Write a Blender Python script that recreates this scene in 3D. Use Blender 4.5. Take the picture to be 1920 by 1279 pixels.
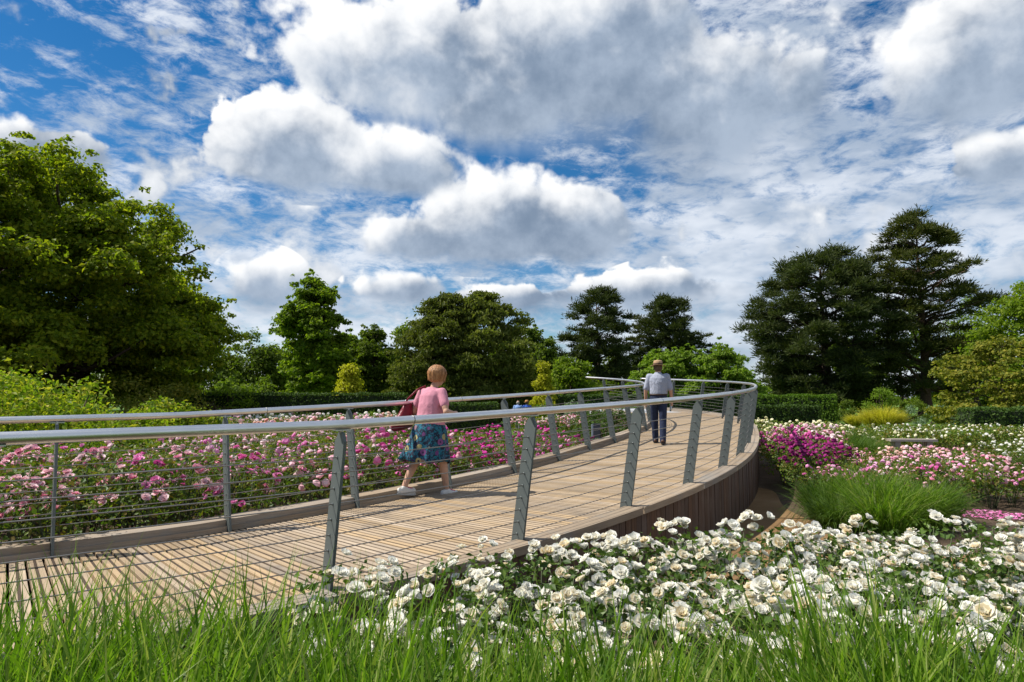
import bpy, bmesh, math, random
import numpy as np
from mathutils import Vector, Matrix

for o in list(bpy.data.objects):
    bpy.data.objects.remove(o, do_unlink=True)
scene = bpy.context.scene
C = scene.collection
R = math.radians
rng = np.random.default_rng(7)
random.seed(7)

# ------------------------------------------------------------------ camera
FPX, W, H, HOR = 1280.0, 1920, 1279, 745.0      # focal length in photo pixels, horizon row
CAMH = 1.8
PITCH = math.atan((HOR - H / 2) / FPX)
cam_data = bpy.data.cameras.new('camera')
cam_data.sensor_width = 36
cam_data.lens = 36 * FPX / W
cam_data.clip_start = 0.05
cam_data.clip_end = 3000
cam = bpy.data.objects.new('camera', cam_data)
C.objects.link(cam)
cam.location = (0, 0, CAMH)
cam.rotation_euler = (R(90) + PITCH, 0, 0)
scene.camera = cam

# ------------------------------------------------------------------ light
SUN_AZ, SUN_EL = R(-86), R(53)                  # azimuth clockwise from +Y
sun_data = bpy.data.lights.new('sun', 'SUN')
sun_data.energy = 5.0
sun_data.angle = R(0.55)
sun_data.color = (1.0, 0.95, 0.86)
sun = bpy.data.objects.new('sun', sun_data)
C.objects.link(sun)
sd = Vector((math.sin(SUN_AZ) * math.cos(SUN_EL), math.cos(SUN_AZ) * math.cos(SUN_EL), math.sin(SUN_EL)))
sun.rotation_euler = (-sd).to_track_quat('-Z', 'Y').to_euler()
sun.location = (-20, -10, 30)

scene.view_settings.view_transform = 'Standard'
scene.view_settings.look = 'None'
scene.view_settings.gamma = 1
scene.view_settings.exposure = 0.45
scene.view_settings.use_curve_mapping = False
scene.cycles.max_bounces = 6
scene.cycles.transparent_max_bounces = 6
scene.cycles.sample_clamp_indirect = 6

# ------------------------------------------------------------------ node helpers
class N:
    """a float socket of a node tree with arithmetic"""
    def __init__(s, t, sock): s.t, s.s = t, sock
    def _m(s, op, *a, clamp=False):
        n = s.t.nodes.new('ShaderNodeMath'); n.operation = op; n.use_clamp = clamp
        for i, v in enumerate((s,) + a):
            if isinstance(v, N): s.t.links.new(v.s, n.inputs[i])
            else: n.inputs[i].default_value = v
        return N(s.t, n.outputs[0])
    def __add__(s, o): return s._m('ADD', o)
    def __sub__(s, o): return s._m('SUBTRACT', o)
    def __mul__(s, o): return s._m('MULTIPLY', o)
    def __truediv__(s, o): return s._m('DIVIDE', o)
    __radd__ = __add__
    __rmul__ = __mul__
    def __rsub__(s, o): return (s * -1.0) + o
    def max(s, o): return s._m('MAXIMUM', o)
    def min(s, o): return s._m('MINIMUM', o)
    def sqrt(s): return s._m('SQRT')
    def gt(s, o): return s._m('GREATER_THAN', o)
    def pow(s, o): return s._m('POWER', o)
    def ss(s, a, b):
        n = s.t.nodes.new('ShaderNodeMapRange'); n.interpolation_type = 'SMOOTHSTEP'
        s.t.links.new(s.s, n.inputs[0]); n.inputs[1].default_value = a; n.inputs[2].default_value = b
        return N(s.t, n.outputs[0])

def link(t, v, sock):
    if isinstance(v, N): t.links.new(v.s, sock)
    elif hasattr(v, 'is_linked'): t.links.new(v, sock)
    else: sock.default_value = v

def noise(t, vec, scale, detail=4, rough=0.5, dist=0.0, out=0, dims='3D'):
    n = t.nodes.new('ShaderNodeTexNoise'); n.noise_dimensions = dims
    if vec is not None: t.links.new(vec, n.inputs['Vector'])
    n.inputs['Scale'].default_value = scale; n.inputs['Detail'].default_value = detail
    n.inputs['Roughness'].default_value = rough; n.inputs['Distortion'].default_value = dist
    return N(t, n.outputs[0]) if out == 0 else n.outputs[1]

def mixc(t, f, a, b, mode='MIX'):
    n = t.nodes.new('ShaderNodeMix'); n.data_type = 'RGBA'; n.blend_type = mode
    link(t, f, n.inputs[0])
    for v, i in ((a, 6), (b, 7)):
        if isinstance(v, tuple): n.inputs[i].default_value = (*v[:3], 1)
        else: t.links.new(v, n.inputs[i])
    return n.outputs[2]

def vmath(t, op, a, b):
    n = t.nodes.new('ShaderNodeVectorMath'); n.operation = op
    for v, i in ((a, 0), (b, 1)):
        if isinstance(v, tuple): n.inputs[i].default_value = v
        else: t.links.new(v, n.inputs[i])
    return n.outputs[0]

def combine(t, x, y, z):
    n = t.nodes.new('ShaderNodeCombineXYZ')
    for v, i in ((x, 0), (y, 1), (z, 2)): link(t, v, n.inputs[i])
    return n.outputs[0]

def azel(px, py):
    """direction of a photo pixel as azimuth and elevation"""
    v = Vector(((px - W / 2) / FPX, 1.0, (H / 2 - py) / FPX))
    v = Matrix.Rotation(PITCH, 3, 'X') @ v
    return math.atan2(v.x, v.y), math.atan2(v.z, math.hypot(v.x, v.y))

# ------------------------------------------------------------------ sky
def build_world():
    w = bpy.data.worlds.new('World'); scene.world = w; w.use_nodes = True
    t = w.node_tree; t.nodes.clear()
    out = t.nodes.new('ShaderNodeOutputWorld'); bg = t.nodes.new('ShaderNodeBackground')
    t.links.new(bg.outputs[0], out.inputs[0])
    bg.inputs[1].default_value = 0.1
    sky = t.nodes.new('ShaderNodeTexSky'); sky.sky_type = 'NISHITA'; sky.sun_disc = False
    sky.sun_elevation = SUN_EL; sky.sun_rotation = SUN_AZ
    sky.altitude = 200; sky.air_density = 1.0; sky.dust_density = 0.2; sky.ozone_density = 3.0
    tc = t.nodes.new('ShaderNodeTexCoord'); D = tc.outputs['Generated']
    sp = t.nodes.new('ShaderNodeSeparateXYZ'); t.links.new(D, sp.inputs[0])
    x, y, z = (N(t, sp.outputs[i]) for i in range(3))
    az = x._m('ARCTAN2', y); el = z._m('ARCSINE')
    # warped coordinates make the outlines billow
    bill = noise(t, D, 6.0, 8, 0.54)
    fine = noise(t, D, 24.0, 5, 0.6)
    vo = t.nodes.new('ShaderNodeTexVoronoi'); vo.feature = 'F1'
    warp = vmath(t, 'ADD', D, vmath(t, 'SCALE', noise(t, D, 9.0, 3, 0.5, out=1), (0, 0, 0)))
    wn = warp.node.inputs[1].links[0].from_node; wn.inputs['Scale'].default_value = 0.16
    t.links.new(warp, vo.inputs['Vector']); vo.inputs['Scale'].default_value = 13
    vo.inputs['Detail'].default_value = 2; vo.inputs['Roughness'].default_value = 0.55
    puff = 1.0 - N(t, vo.outputs['Distance'])
    # big cumulus heads: centre, half width, height above, depth below (photo pixels), weight
    heads = [
        (780, 130, 270, 190, 120, 1.2), (1090, 90, 280, 220, 220, 1.25), (660, 110, 90, 90, 70, .9), (960, 200, 200, 120, 100, 1.1),
        (560, 290, 175, 140, 80, 1.2), (740, 320, 160, 90, 60, 1.2),
        (930, 435, 190, 140, 76, 1.35), (1070, 435, 130, 110, 75, 1.25), (780, 450, 120, 65, 55, 1.05),
        (1330, 170, 230, 140, 200, 1.0), (1500, 150, 90, 90, 140, .9),
        (1830, 110, 230, 190, 160, 1.15), (1880, 300, 140, 70, 100, .8),
        (70, 290, 170, 80, 90, 1.0), (495, 530, 80, 60, 80, .85), (760, 540, 100, 38, 45, .8),
        (960, 560, 170, 32, 45, .65), (1240, 540, 180, 44, 50, .65),
        (2250, 300, 260, 150, 120, 1.0), (-300, 330, 240, 150, 120, 1.0), (300, -420, 330, 190, 150, .9), (1500, -500, 400, 190, 170, 1.0),
    ]
    wsum = None; tsum = None; dens = None
    for px, py, hw, up, dn, k in heads:
        a0, e0 = azel(px, py)
        ra = abs(azel(px + hw, py)[0] - azel(px - hw, py)[0]) / 2
        ru = azel(px, py - up)[1] - e0; rd = e0 - azel(px, py + dn)[1]
        da = (az - a0) * (1 / ra)
        de = el - e0
        dv = (de * (1 / ru)).max(de * (-1 / rd))
        r = (da * da + dv * dv).sqrt()
        b = (1.0 - r) * k
        wgt = b.max(-0.25) + 0.251
        wgt = wgt * wgt * wgt
        tt = (de * (1 / ru) - da * 0.35) * wgt
        dens = b if dens is None else dens.max(b)
        wsum = wgt if wsum is None else wsum + wgt
        tsum = tt if tsum is None else tsum + tt
    T = tsum / (wsum + 1e-4)
    # scattered cumulus for the rest of the sky dome
    inv = 1.0 / 1.0
    zz = z.max(0.05)
    plane = combine(t, x / (zz + 0.20), y / (zz + 0.20), 0.0)
    far = noise(t, plane, 0.9, 5, 0.5)
    behind = y.ss(0.45, 0.1)
    dens = dens.max((far - 0.55) * 4.0 * behind)
    soft = noise(t, D, 4.0, 3, 0.5)
    under = T.ss(0.25, -0.75)                       # 1 along the flat undersides
    amp = 1.0 - under * 0.62
    rough = ((bill - 0.5) * 1.25 + (puff - 0.62) * 0.42 + (fine - 0.5) * 0.36)
    d = dens + rough * amp + 0.22
    edge = d / (under * 0.55 + (soft - 0.4).max(0.0) * 0.9 + 0.11)
    cum = edge.ss(0.0, 1.0)
    body = T * 0.95 + rough * 1.35 + (soft - 0.5) * 0.8 + 0.40 - d * 0.30
    lit = body.ss(-0.26, 0.82)
    grey = mixc(t, (bill * 1.1 + fine * 0.5 + soft * 0.5).ss(0.72, 1.32), (1.55, 2.1, 2.95), (3.1, 3.75, 4.7))
    cumcol = mixc(t, lit, grey, (7.7, 7.75, 7.8))
    # thin high cloud: mottled streaks on a high plane, stronger to one side and low down
    rot = t.nodes.new('ShaderNodeMapping'); t.links.new(combine(t, az, el * 1.15, 0.0), rot.inputs[0])
    rot.inputs['Rotation'].default_value = (0, 0, R(32)); rot.inputs['Scale'].default_value = (1.0, 2.1, 1)
    rip = noise(t, rot.outputs[0], 19.0, 7, 0.68, 0.3)
    broad = noise(t, rot.outputs[0], 2.3, 3, 0.5, 0.5)
    low = el.ss(R(24), R(4))
    right = az.ss(R(-4), R(22)) * 0.20
    veil = (rip * 1.25 + broad * 0.85 + low * 0.17 + right - 0.985)
    thin = veil.ss(0.0, 0.42) * 0.88
    vshade = noise(t, rot.outputs[0], 6.0, 4, 0.55)
    thincol = mixc(t, vshade.ss(0.36, 0.62), (3.3, 3.95, 4.9), (6.3, 6.65, 7.2))
    hsv = t.nodes.new('ShaderNodeHueSaturation'); t.links.new(sky.outputs[0], hsv.inputs['Color'])
    hsv.inputs['Saturation'].default_value = 1.40; hsv.inputs['Value'].default_value = 0.74
    col = mixc(t, thin, hsv.outputs[0], thincol)
    col = mixc(t, cum, col, cumcol)
    t.links.new(col, bg.inputs[0])
    w.cycles.sampling_method = 'MANUAL'; w.cycles.sample_map_resolution = 1024
build_world()
# ------------------------------------------------------------------ object helpers
def tag(o, label=None, cat=None, group=None, kind=None):
    if label: o['label'] = label
    if cat: o['category'] = cat
    if group: o['group'] = group
    if kind: o['kind'] = kind
    return o

def thing(name, loc, label, cat, group=None, rz=0.0):
    o = bpy.data.objects.new(name, None); C.objects.link(o)
    o.location = loc; o.rotation_euler = (0, 0, rz); o.empty_display_size = 0.1
    return tag(o, label, cat, group)

def put(name, mesh, parent=None, loc=None, rot=None, kind=None, scale=None):
    o = bpy.data.objects.new(name, mesh); C.objects.link(o)
    if parent is not None: o.parent = parent
    if loc is not None: o.location = loc
    if rot is not None: o.rotation_euler = rot
    if scale is not None: o.scale = scale if hasattr(scale, '__len__') else (scale,) * 3
    if kind: o['kind'] = kind
    return o

def mesh(name, V, F, mat, smooth=False):
    """V (n,3); F (m,k) array of equal faces or a list of (m,k) arrays; mat one material"""
    me = bpy.data.meshes.new(name)
    V = np.asarray(V, dtype=np.float32).reshape(-1, 3)
    Fs = F if isinstance(F, list) else [F]
    Fs = [np.asarray(f, dtype=np.int32) for f in Fs if len(f)]
    me.vertices.add(len(V)); me.vertices.foreach_set('co', V.ravel())
    loops = np.concatenate([f.ravel() for f in Fs])
    sizes = np.concatenate([np.full(len(f), f.shape[1], np.int32) for f in Fs])
    me.loops.add(len(loops)); me.loops.foreach_set('vertex_index', loops)
    me.polygons.add(len(sizes))
    st = np.zeros(len(sizes), np.int32); st[1:] = np.cumsum(sizes)[:-1]
    me.polygons.foreach_set('loop_start', st); me.polygons.foreach_set('loop_total', sizes)
    me.polygons.foreach_set('use_smooth', np.full(len(sizes), bool(smooth)))
    me.update(calc_edges=True); me.validate()
    if mat: me.materials.append(mat)
    return me

class MB:
    """collects shapes for one mesh"""
    def __init__(s): s.v = []; s.f4 = []; s.f3 = []; s.n = 0
    def add(s, V, q=None, t=None):
        V = np.asarray(V, float).reshape(-1, 3)
        if q is not None and len(q): s.f4.append(np.asarray(q, int) + s.n)
        if t is not None and len(t): s.f3.append(np.asarray(t, int) + s.n)
        s.v.append(V); s.n += len(V); return s
    def box(s, c, size, M=None):
        x, y, z = (np.array(size) / 2)
        V = np.array([(a * x, b * y, d * z) for d in (-1, 1) for b in (-1, 1) for a in (-1, 1)])
        if M is not None: V = V @ np.array(M)[:3, :3].T
        V = V + np.array(c)
        return s.add(V, [(0, 2, 3, 1), (4, 5, 7, 6), (0, 1, 5, 4), (2, 6, 7, 3), (0, 4, 6, 2), (1, 3, 7, 5)])
    def hexa(s, bottom, top):
        return s.add(list(bottom) + list(top), [(3, 2, 1, 0), (4, 5, 6, 7), (0, 1, 5, 4), (1, 2, 6, 5), (2, 3, 7, 6), (3, 0, 4, 7)])
    def tube(s, P, r, n=6, caps=True):
        P = np.asarray(P, float); r = np.broadcast_to(np.asarray(r, float), (len(P),))
        T = np.gradient(P, axis=0); T /= np.linalg.norm(T, axis=1)[:, None] + 1e-9
        up = np.array((0, 0, 1.0)) if abs(T[0][2]) < 0.9 else np.array((1.0, 0, 0))
        A = np.cross(T, up); A /= np.linalg.norm(A, axis=1)[:, None] + 1e-9
        B = np.cross(T, A)
        an = np.arange(n) * 2 * np.pi / n
        V = P[:, None, :] + r[:, None, None] * (A[:, None, :] * np.cos(an)[None, :, None] + B[:, None, :] * np.sin(an)[None, :, None])
        k = len(P); i = np.arange(k - 1)[:, None] * n; j = np.arange(n)[None, :]; j2 = (j + 1) % n
        q = np.stack([i + j, i + j2, i + n + j2, i + n + j], -1).reshape(-1, 4)
        t = []
        V = V.reshape(-1, 3)
        if caps:
            V = np.vstack([V, P[0], P[-1]]); m = k * n
            t = [(m, (a + 1) % n, a) for a in range(n)] + [(m + 1, (k - 1) * n + a, (k - 1) * n + (a + 1) % n) for a in range(n)]
        return s.add(V, q, t)
    def build(s, name, mat, smooth=False):
        F = []
        if s.f4: F.append(np.concatenate(s.f4))
        if s.f3: F.append(np.concatenate(s.f3))
        return mesh(name, np.concatenate(s.v), F, mat, smooth)

def ground_at(px, py, z=0.0):
    """world X, Y of the point at height z seen at a photo pixel"""
    v = Vector(((px - W / 2) / FPX, 1.0, (H / 2 - py) / FPX)); v = Matrix.Rotation(PITCH, 3, 'X') @ v
    k = (z - CAMH) / v.z
    return v.x * k, v.y * k
def at(px, py, Y):
    v = Vector(((px - W / 2) / FPX, 1.0, (H / 2 - py) / FPX)); v = Matrix.Rotation(PITCH, 3, 'X') @ v
    k = Y / v.y
    return Vector((v.x * k, Y, CAMH + v.z * k))

# ------------------------------------------------------------------ materials
def new_mat(name):
    m = bpy.data.materials.new(name); m.use_nodes = True
    t = m.node_tree; b = t.nodes['Principled BSDF']
    return m, t, b

def ramp(t, fac, stops):
    r = t.nodes.new('ShaderNodeValToRGB'); link(t, fac, r.inputs[0])
    e = r.color_ramp.elements
    while len(e) < len(stops): e.new(0.5)
    for i, (p, c) in enumerate(stops): e[i].position = p; e[i].color = (*c, 1)
    return r.outputs[0]

def bump(t, b, h, dist, strength=0.6):
    n = t.nodes.new('ShaderNodeBump'); link(t, h, n.inputs['Height'])
    n.inputs['Distance'].default_value = dist; n.inputs['Strength'].default_value = strength
    t.links.new(n.outputs[0], b.inputs['Normal'])

def leaf_mat(name, cols, trans=0.3, tcol=None, rough=0.6, spec=0.14):
    m, t, b = new_mat(name)
    g = t.nodes.new('ShaderNodeNewGeometry')
    k = len(cols)
    col = ramp(t, g.outputs['Random Per Island'], [(i / max(1, k - 1), c) for i, c in enumerate(cols)])
    oi = t.nodes.new('ShaderNodeObjectInfo')
    hs = t.nodes.new('ShaderNodeHueSaturation'); t.links.new(col, hs.inputs['Color'])
    v = N(t, oi.outputs['Random']) * 0.3 + 0.85
    link(t, v, hs.inputs['Value'])
    t.links.new(hs.outputs[0], b.inputs['Base Color'])
    b.inputs['Roughness'].default_value = rough; b.inputs['Specular IOR Level'].default_value = spec
    if trans > 0:
        tr = t.nodes.new('ShaderNodeBsdfTranslucent')
        mx = mixc(t, 1.0, hs.outputs[0], tcol or (1.5, 1.7, 0.6), 'MULTIPLY')
        t.links.new(mx, tr.inputs[0])
        ms = t.nodes.new('ShaderNodeMixShader'); ms.inputs[0].default_value = trans
        t.links.new(b.outputs[0], ms.inputs[1]); t.links.new(tr.outputs[0], ms.inputs[2])
        t.links.new(ms.outputs[0], t.nodes['Material Output'].inputs[0])
    return m

def plain(name, col, rough=0.6, metal=0.0, spec=0.4, var=0.12, scale=8.0, bumpd=0.0):
    m, t, b = new_mat(name)
    tc = t.nodes.new('ShaderNodeTexCoord')
    n = noise(t, tc.outputs['Object'], scale, 5, 0.6)
    dark = tuple(c * (1 - var * 1.6) for c in col); lite = tuple(min(1, c * (1 + var)) for c in col)
    t.links.new(ramp(t, n, [(0.3, dark), (0.7, lite)]), b.inputs['Base Color'])
    b.inputs['Roughness'].default_value = rough; b.inputs['Metallic'].default_value = metal
    b.inputs['Specular IOR Level'].default_value = spec
    if bumpd: bump(t, b, n, bumpd)
    return m

def wood_mat(name, a, bcol, stain, axis='x', grain=(1.5, 60, 60), rough=0.75, seedvar=0.35):
    """weathered timber; grain runs along the local axis"""
    m, t, b = new_mat(name)
    tc = t.nodes.new('ShaderNodeTexCoord'); oi = t.nodes.new('ShaderNodeObjectInfo')
    rnd = N(t, oi.outputs['Random'])
    off = combine(t, rnd * 37.0, rnd * 11.0, rnd * 23.0)
    p = vmath(t, 'ADD', tc.outputs['Object'], off)
    mp = t.nodes.new('ShaderNodeMapping'); t.links.new(p, mp.inputs[0]); mp.inputs['Scale'].default_value = grain
    g = noise(t, mp.outputs[0], 1.0, 5, 0.65, 0.3)
    s = noise(t, p, 2.6, 4, 0.6)
    col = ramp(t, g, [(0.25, a), (0.75, bcol)])
    col = mixc(t, s.ss(0.48, 0.75) * 0.75, col, stain)
    hs = t.nodes.new('ShaderNodeHueSaturation'); t.links.new(col, hs.inputs['Color'])
    link(t, rnd * seedvar + (1 - seedvar / 2), hs.inputs['Value'])
    link(t, (rnd * 7.3)._m('FRACT') * 0.3 + 0.75, hs.inputs['Saturation'])
    t.links.new(hs.outputs[0], b.inputs['Base Color'])
    b.inputs['Roughness'].default_value = rough; b.inputs['Specular IOR Level'].default_value = 0.25
    bump(t, b, g, 0.004, 0.5)
    return m

M = {}
M['deck'] = wood_mat('deck_timber', (0.28, 0.19, 0.105), (0.50, 0.37, 0.225), (0.24, 0.19, 0.14))
M['kerb'] = wood_mat('kerb_timber', (0.20, 0.145, 0.095), (0.36, 0.285, 0.205), (0.24, 0.22, 0.19), grain=(60, 2.0, 60))
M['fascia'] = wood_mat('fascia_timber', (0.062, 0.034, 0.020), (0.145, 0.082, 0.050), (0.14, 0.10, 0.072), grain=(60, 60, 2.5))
M['joist'] = plain('joist_timber', (0.08, 0.06, 0.045), 0.9)
M['post'] = plain('painted_steel', (0.105, 0.122, 0.117), 0.5, 0.0, 0.35, 0.03, 14)
M['rail'] = plain('brushed_steel', (0.74, 0.73, 0.72), 0.36, 1.0, 0.5, 0.06, 5)
M['cable'] = plain('steel_cable', (0.30, 0.28, 0.26), 0.42, 0.85, 0.5, 0.1, 30)
M['stud'] = plain('steel_stud', (0.55, 0.55, 0.55), 0.3, 1.0)
M['ferrule'] = plain('dull_ferrule', (0.15, 0.165, 0.16), 0.5, 0.2)
M['groove_shade'] = plain('dark_groove_shade', (0.075, 0.052, 0.036), 0.9, 0, 0.2, 0.2, 90, 0.002)  # dark brown that paints the shade lines along the plank grooves
M['concrete'] = plain('pale_concrete', (0.36, 0.37, 0.39), 0.85, 0, 0.3, 0.12, 3, 0.004)
# ------------------------------------------------------------------ ramped boardwalk path (plan)
KN = [(-9, 80.0), (-2, 54.5), (2, 41.0), (10, 22.0), (17, 16.0), (27, -47.0), (30, -58.0)]
_s = np.arange(-9, 30.001, 0.02)
_h = np.radians(np.interp(_s, [k[0] for k in KN], [k[1] for k in KN]))
_ker = np.ones(151) / 151
_h = np.convolve(np.pad(_h, 75, mode='edge'), _ker, 'valid')
_x = np.concatenate([[0], np.cumsum(np.sin(_h[:-1]) * 0.02)]); _y = np.concatenate([[0], np.cumsum(np.cos(_h[:-1]) * 0.02)])
_i0 = int(round(9 / 0.02)); _x += -1.25 - _x[_i0]; _y += 4.68 - _y[_i0]
def zd(s): return 0.42 + (0.033 if s > 0 else 0.012) * s + max(0.0, s - 18) * 0.012
def width(s): return 2.9 - 0.32 * min(1.0, max(0.0, (s - 9) / 6))
def plan(s, off=0.0):
    """point and heading of the outer post line, moved off metres outwards"""
    x, y, h = np.interp(s, _s, _x), np.interp(s, _s, _y), np.interp(s, _s, _h)
    return x + math.cos(h) * off, y - math.sin(h) * off, h
def pt(s, off, z): x, y, h = plan(s, off); return (x, y, zd(s) + z)
def inner(s): return -width(s)

walk = thing('timber_walkway', (plan(8, -1.4)[0], plan(8, -1.4)[1], 0), 'long curving timber boardwalk ramp of grooved planks rising between the rose beds', 'boardwalk')
wl = np.array(walk.location)

def local_part(name, mb, mat, parent, org, rz, kind=None):
    """mesh given in world coordinates -> object with origin org and heading rz, child of parent (an empty without rotation)"""
    V = np.concatenate(mb.v) - np.array(org)
    c, s_ = math.cos(-rz), math.sin(-rz)
    V = V @ np.array([[c, -s_, 0], [s_, c, 0], [0, 0, 1]]).T
    mb.v = [V]
    me = mb.build(name, mat)
    return put(name, me, parent, np.array(org) - np.array(parent.location), (0, 0, rz), kind)

# planks
PITCHB = 0.15
s = -8.6
while s < 23.0:
    s0, s1 = s + 0.013, s + PITCHB - 0.013
    sm = (s0 + s1) / 2
    jit = random.uniform(-0.0015, 0.0015)
    mb = MB()
    o0, o1 = inner(sm) - 0.06, 0.06
    g = 0.0135; d = 0.012
    cuts = [(s0, 0), (sm - g, 0), (sm - g * .9, -d), (sm + g * .9, -d), (sm + g, 0), (s1, 0)]
    V = []
    for off in (o0, o1):
        for ss_, dz in cuts: V.append(np.array(pt(ss_, off, dz + jit)))
        V.append(np.array(pt(s1, off, -0.07))); V.append(np.array(pt(s0, off, -0.07)))
    q = [(i, i + 8, (i + 1) % 8 + 8, (i + 1) % 8) for i in range(8)]
    e = [(1, 0, 7), (2, 1, 7), (2, 7, 6), (3, 2, 6), (4, 3, 6), (5, 4, 6)]
    mb.add(V, q, e + [(c + 8, b + 8, a + 8) for a, b, c in e])
    x, y, h = plan(sm, (o0 + o1) / 2)
    pl = local_part('deck_plank', mb, M['deck'], walk, (x, y, zd(sm)), -h)
    # dark strip added in the groove to stand in for its shade
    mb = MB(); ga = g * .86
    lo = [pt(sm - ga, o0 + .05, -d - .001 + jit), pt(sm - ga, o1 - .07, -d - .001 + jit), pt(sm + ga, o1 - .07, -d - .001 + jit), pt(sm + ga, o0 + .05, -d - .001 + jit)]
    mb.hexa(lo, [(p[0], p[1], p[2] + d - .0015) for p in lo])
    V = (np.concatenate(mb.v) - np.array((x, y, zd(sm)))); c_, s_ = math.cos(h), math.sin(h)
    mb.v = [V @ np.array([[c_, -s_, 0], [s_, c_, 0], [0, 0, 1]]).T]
    put('groove_shade_strip', mb.build('groove_shade_strip', M['groove_shade']), pl)
    s += PITCHB

# concrete landing past the last plank
mb = MB(); ss_ = np.arange(23.0, 25.6, 0.25)
for a, b in zip(ss_[:-1], ss_[1:]):
    lo = [pt(a, inner(a) - .1, -.2), pt(a, .1, -.2), pt(b, .1, -.2), pt(b, inner(b) - .1, -.2)]
    mb.hexa(lo, [(p[0], p[1], p[2] + .2 + .002) for p in lo])
x, y, h = plan(25, -1.4); local_part('concrete_landing', mb, M['concrete'], walk, (x, y, zd(25)), -h)

# bearers under the planks
for off in (-0.08, -1.45, None):
    mb = MB(); ss_ = np.arange(-8.6, 25.4, 0.6)
    for a, b in zip(ss_[:-1], ss_[1:]):
        oa, ob = (off, off) if off is not None else (inner(a) + .08, inner(b) + .08)
        lo = [pt(a, oa - .04, -.28), pt(a, oa + .04, -.28), pt(b, ob + .04, -.28), pt(b, ob - .04, -.28)]
        mb.hexa(lo, [(p[0], p[1], p[2] + .2) for p in lo])
    x, y, h = plan(0, -1.4); local_part('bearer', mb, M['joist'], walk, (x, y, 0), -h)

# kerbs: one heavy timber for each bay on both edges
STEP = 1.82
out_posts = [k * STEP for k in range(-4, 15)]
in_posts = [-1.32 + k * STEP for k in range(-3, 15)]
def kerb_bay(a, b, side):
    mb = MB(); n = 5
    for i in range(n):
        u, v = a + (b - a) * i / n, a + (b - a) * (i + 1) / n
        L = []
        for s_ in (u, v):
            if side > 0: L.append((s_, 0.03, 0.235))
            else: L.append((s_, inner(s_) - 0.25, inner(s_) - 0.03))
        b0 = .045 if side > 0 else -.02
        lo = [pt(L[0][0], L[0][1], b0), pt(L[0][0], L[0][2], b0), pt(L[1][0], L[1][2], b0), pt(L[1][0], L[1][1], b0)]
        hi = []
        for j, p in enumerate(lo):
            hi.append((p[0], p[1], p[2] - b0 + 0.115))
        # small chamfer on the two long arrises
        mb.hexa(lo, hi)
    sm = (a + b) / 2
    x, y, h = plan(sm, 0.15 if side > 0 else inner(sm) - .14)
    local_part('kerb_beam', mb, M['kerb'], walk, (x, y, zd(sm) + .05), -h)
    # lower rail of the kerb, set back, on the deck side
    mb = MB()
    for i in range(n):
        u, v = a + (b - a) * i / n, a + (b - a) * (i + 1) / n
        lo = []
        for s_, w in ((u, 0), (u, 1), (v, 1), (v, 0)):
            base = 0.0 if side > 0 else inner(s_) - 0.03
            lo.append(pt(s_, base + (0.028 * w), .002))
        mb.hexa(lo, [(p[0], p[1], p[2] + 0.05) for p in lo])
    local_part('kerb_batten', mb, M['kerb'], walk, (x, y, zd(sm) + .03), -h)
for a, b in zip(out_posts[:-1], out_posts[1:]): kerb_bay(a + .018, b - .018, 1)
for a, b in zip(in_posts[:-1], in_posts[1:]): kerb_bay(a + .018, b - .018, -1)

# upright fascia boards under the outer kerb
s = -8.4; k = 0
while s < 25.4:
    w_ = 0.118
    s0, s1 = s + .004, s + w_ - .004
    pr = random.uniform(0, .008)
    mb = MB()
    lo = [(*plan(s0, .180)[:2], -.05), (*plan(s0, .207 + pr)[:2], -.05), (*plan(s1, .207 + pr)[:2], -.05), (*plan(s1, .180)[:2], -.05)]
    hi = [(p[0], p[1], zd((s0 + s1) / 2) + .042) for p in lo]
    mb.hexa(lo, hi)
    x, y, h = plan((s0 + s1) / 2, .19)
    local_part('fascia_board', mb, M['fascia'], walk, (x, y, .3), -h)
    s += w_ if s < 24 else w_; k += 1
    if s > -4 and s < 24: pass
# plain skirting beam on the other edge
mb = MB(); ss_ = np.arange(-8.4, 25.4, .5)
for a, b in zip(ss_[:-1], ss_[1:]):
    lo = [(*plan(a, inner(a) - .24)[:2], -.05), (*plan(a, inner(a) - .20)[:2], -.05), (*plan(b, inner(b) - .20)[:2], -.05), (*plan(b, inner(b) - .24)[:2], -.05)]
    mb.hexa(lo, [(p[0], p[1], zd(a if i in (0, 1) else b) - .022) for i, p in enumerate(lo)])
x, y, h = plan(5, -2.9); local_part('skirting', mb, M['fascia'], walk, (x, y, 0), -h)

# ------------------------------------------------------------------ railings
RAILH, LEAN = 1.20, 0.185
def post_mesh():
    mb = MB(); th = 0.011
    prof = [(-.065, -.06), (.065, -.06), (.065 + LEAN * .93, 1.09), (.02 + LEAN, 1.15), (-.02 + LEAN, 1.15), (-.055 + LEAN * .93, 1.09)]
    V = [(x, -th, z) for x, z in prof] + [(x, th, z) for x, z in prof]
    n = 6
    mb.add(V, [(i, (i + 1) % n, (i + 1) % n + n, i + n) for i in range(n)])
    mb.f4.append(np.array([(5, 2, 1, 0), (6, 7, 8, 11)])); mb.f4.append(np.array([(5, 4, 3, 2), (8, 9, 10, 11)]))
    return mb.build('post', M['post'])
POST = post_mesh()
CZ = [0.16 + i * 0.103 for i in range(9)]
def studs_mesh():
    mb = MB()
    for z in CZ:
        x = LEAN * z / 1.17
        mb.tube([(x, -.019, z), (x, -.016, z), (x, .016, z), (x, .019, z)], [.004, .0085, .0085, .004], 6)
    return mb.build('cable_studs', M['ferrule'])
STUDS = studs_mesh()
def saddle_mesh():
    mb = MB(); mb.tube([(LEAN, 0, 1.14), (LEAN + .008, 0, 1.185)], .012, 6)
    mb.box((LEAN + .006, 0, 1.165), (.05, .11, .008))
    return mb.build('saddle', M['stud'])
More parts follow.
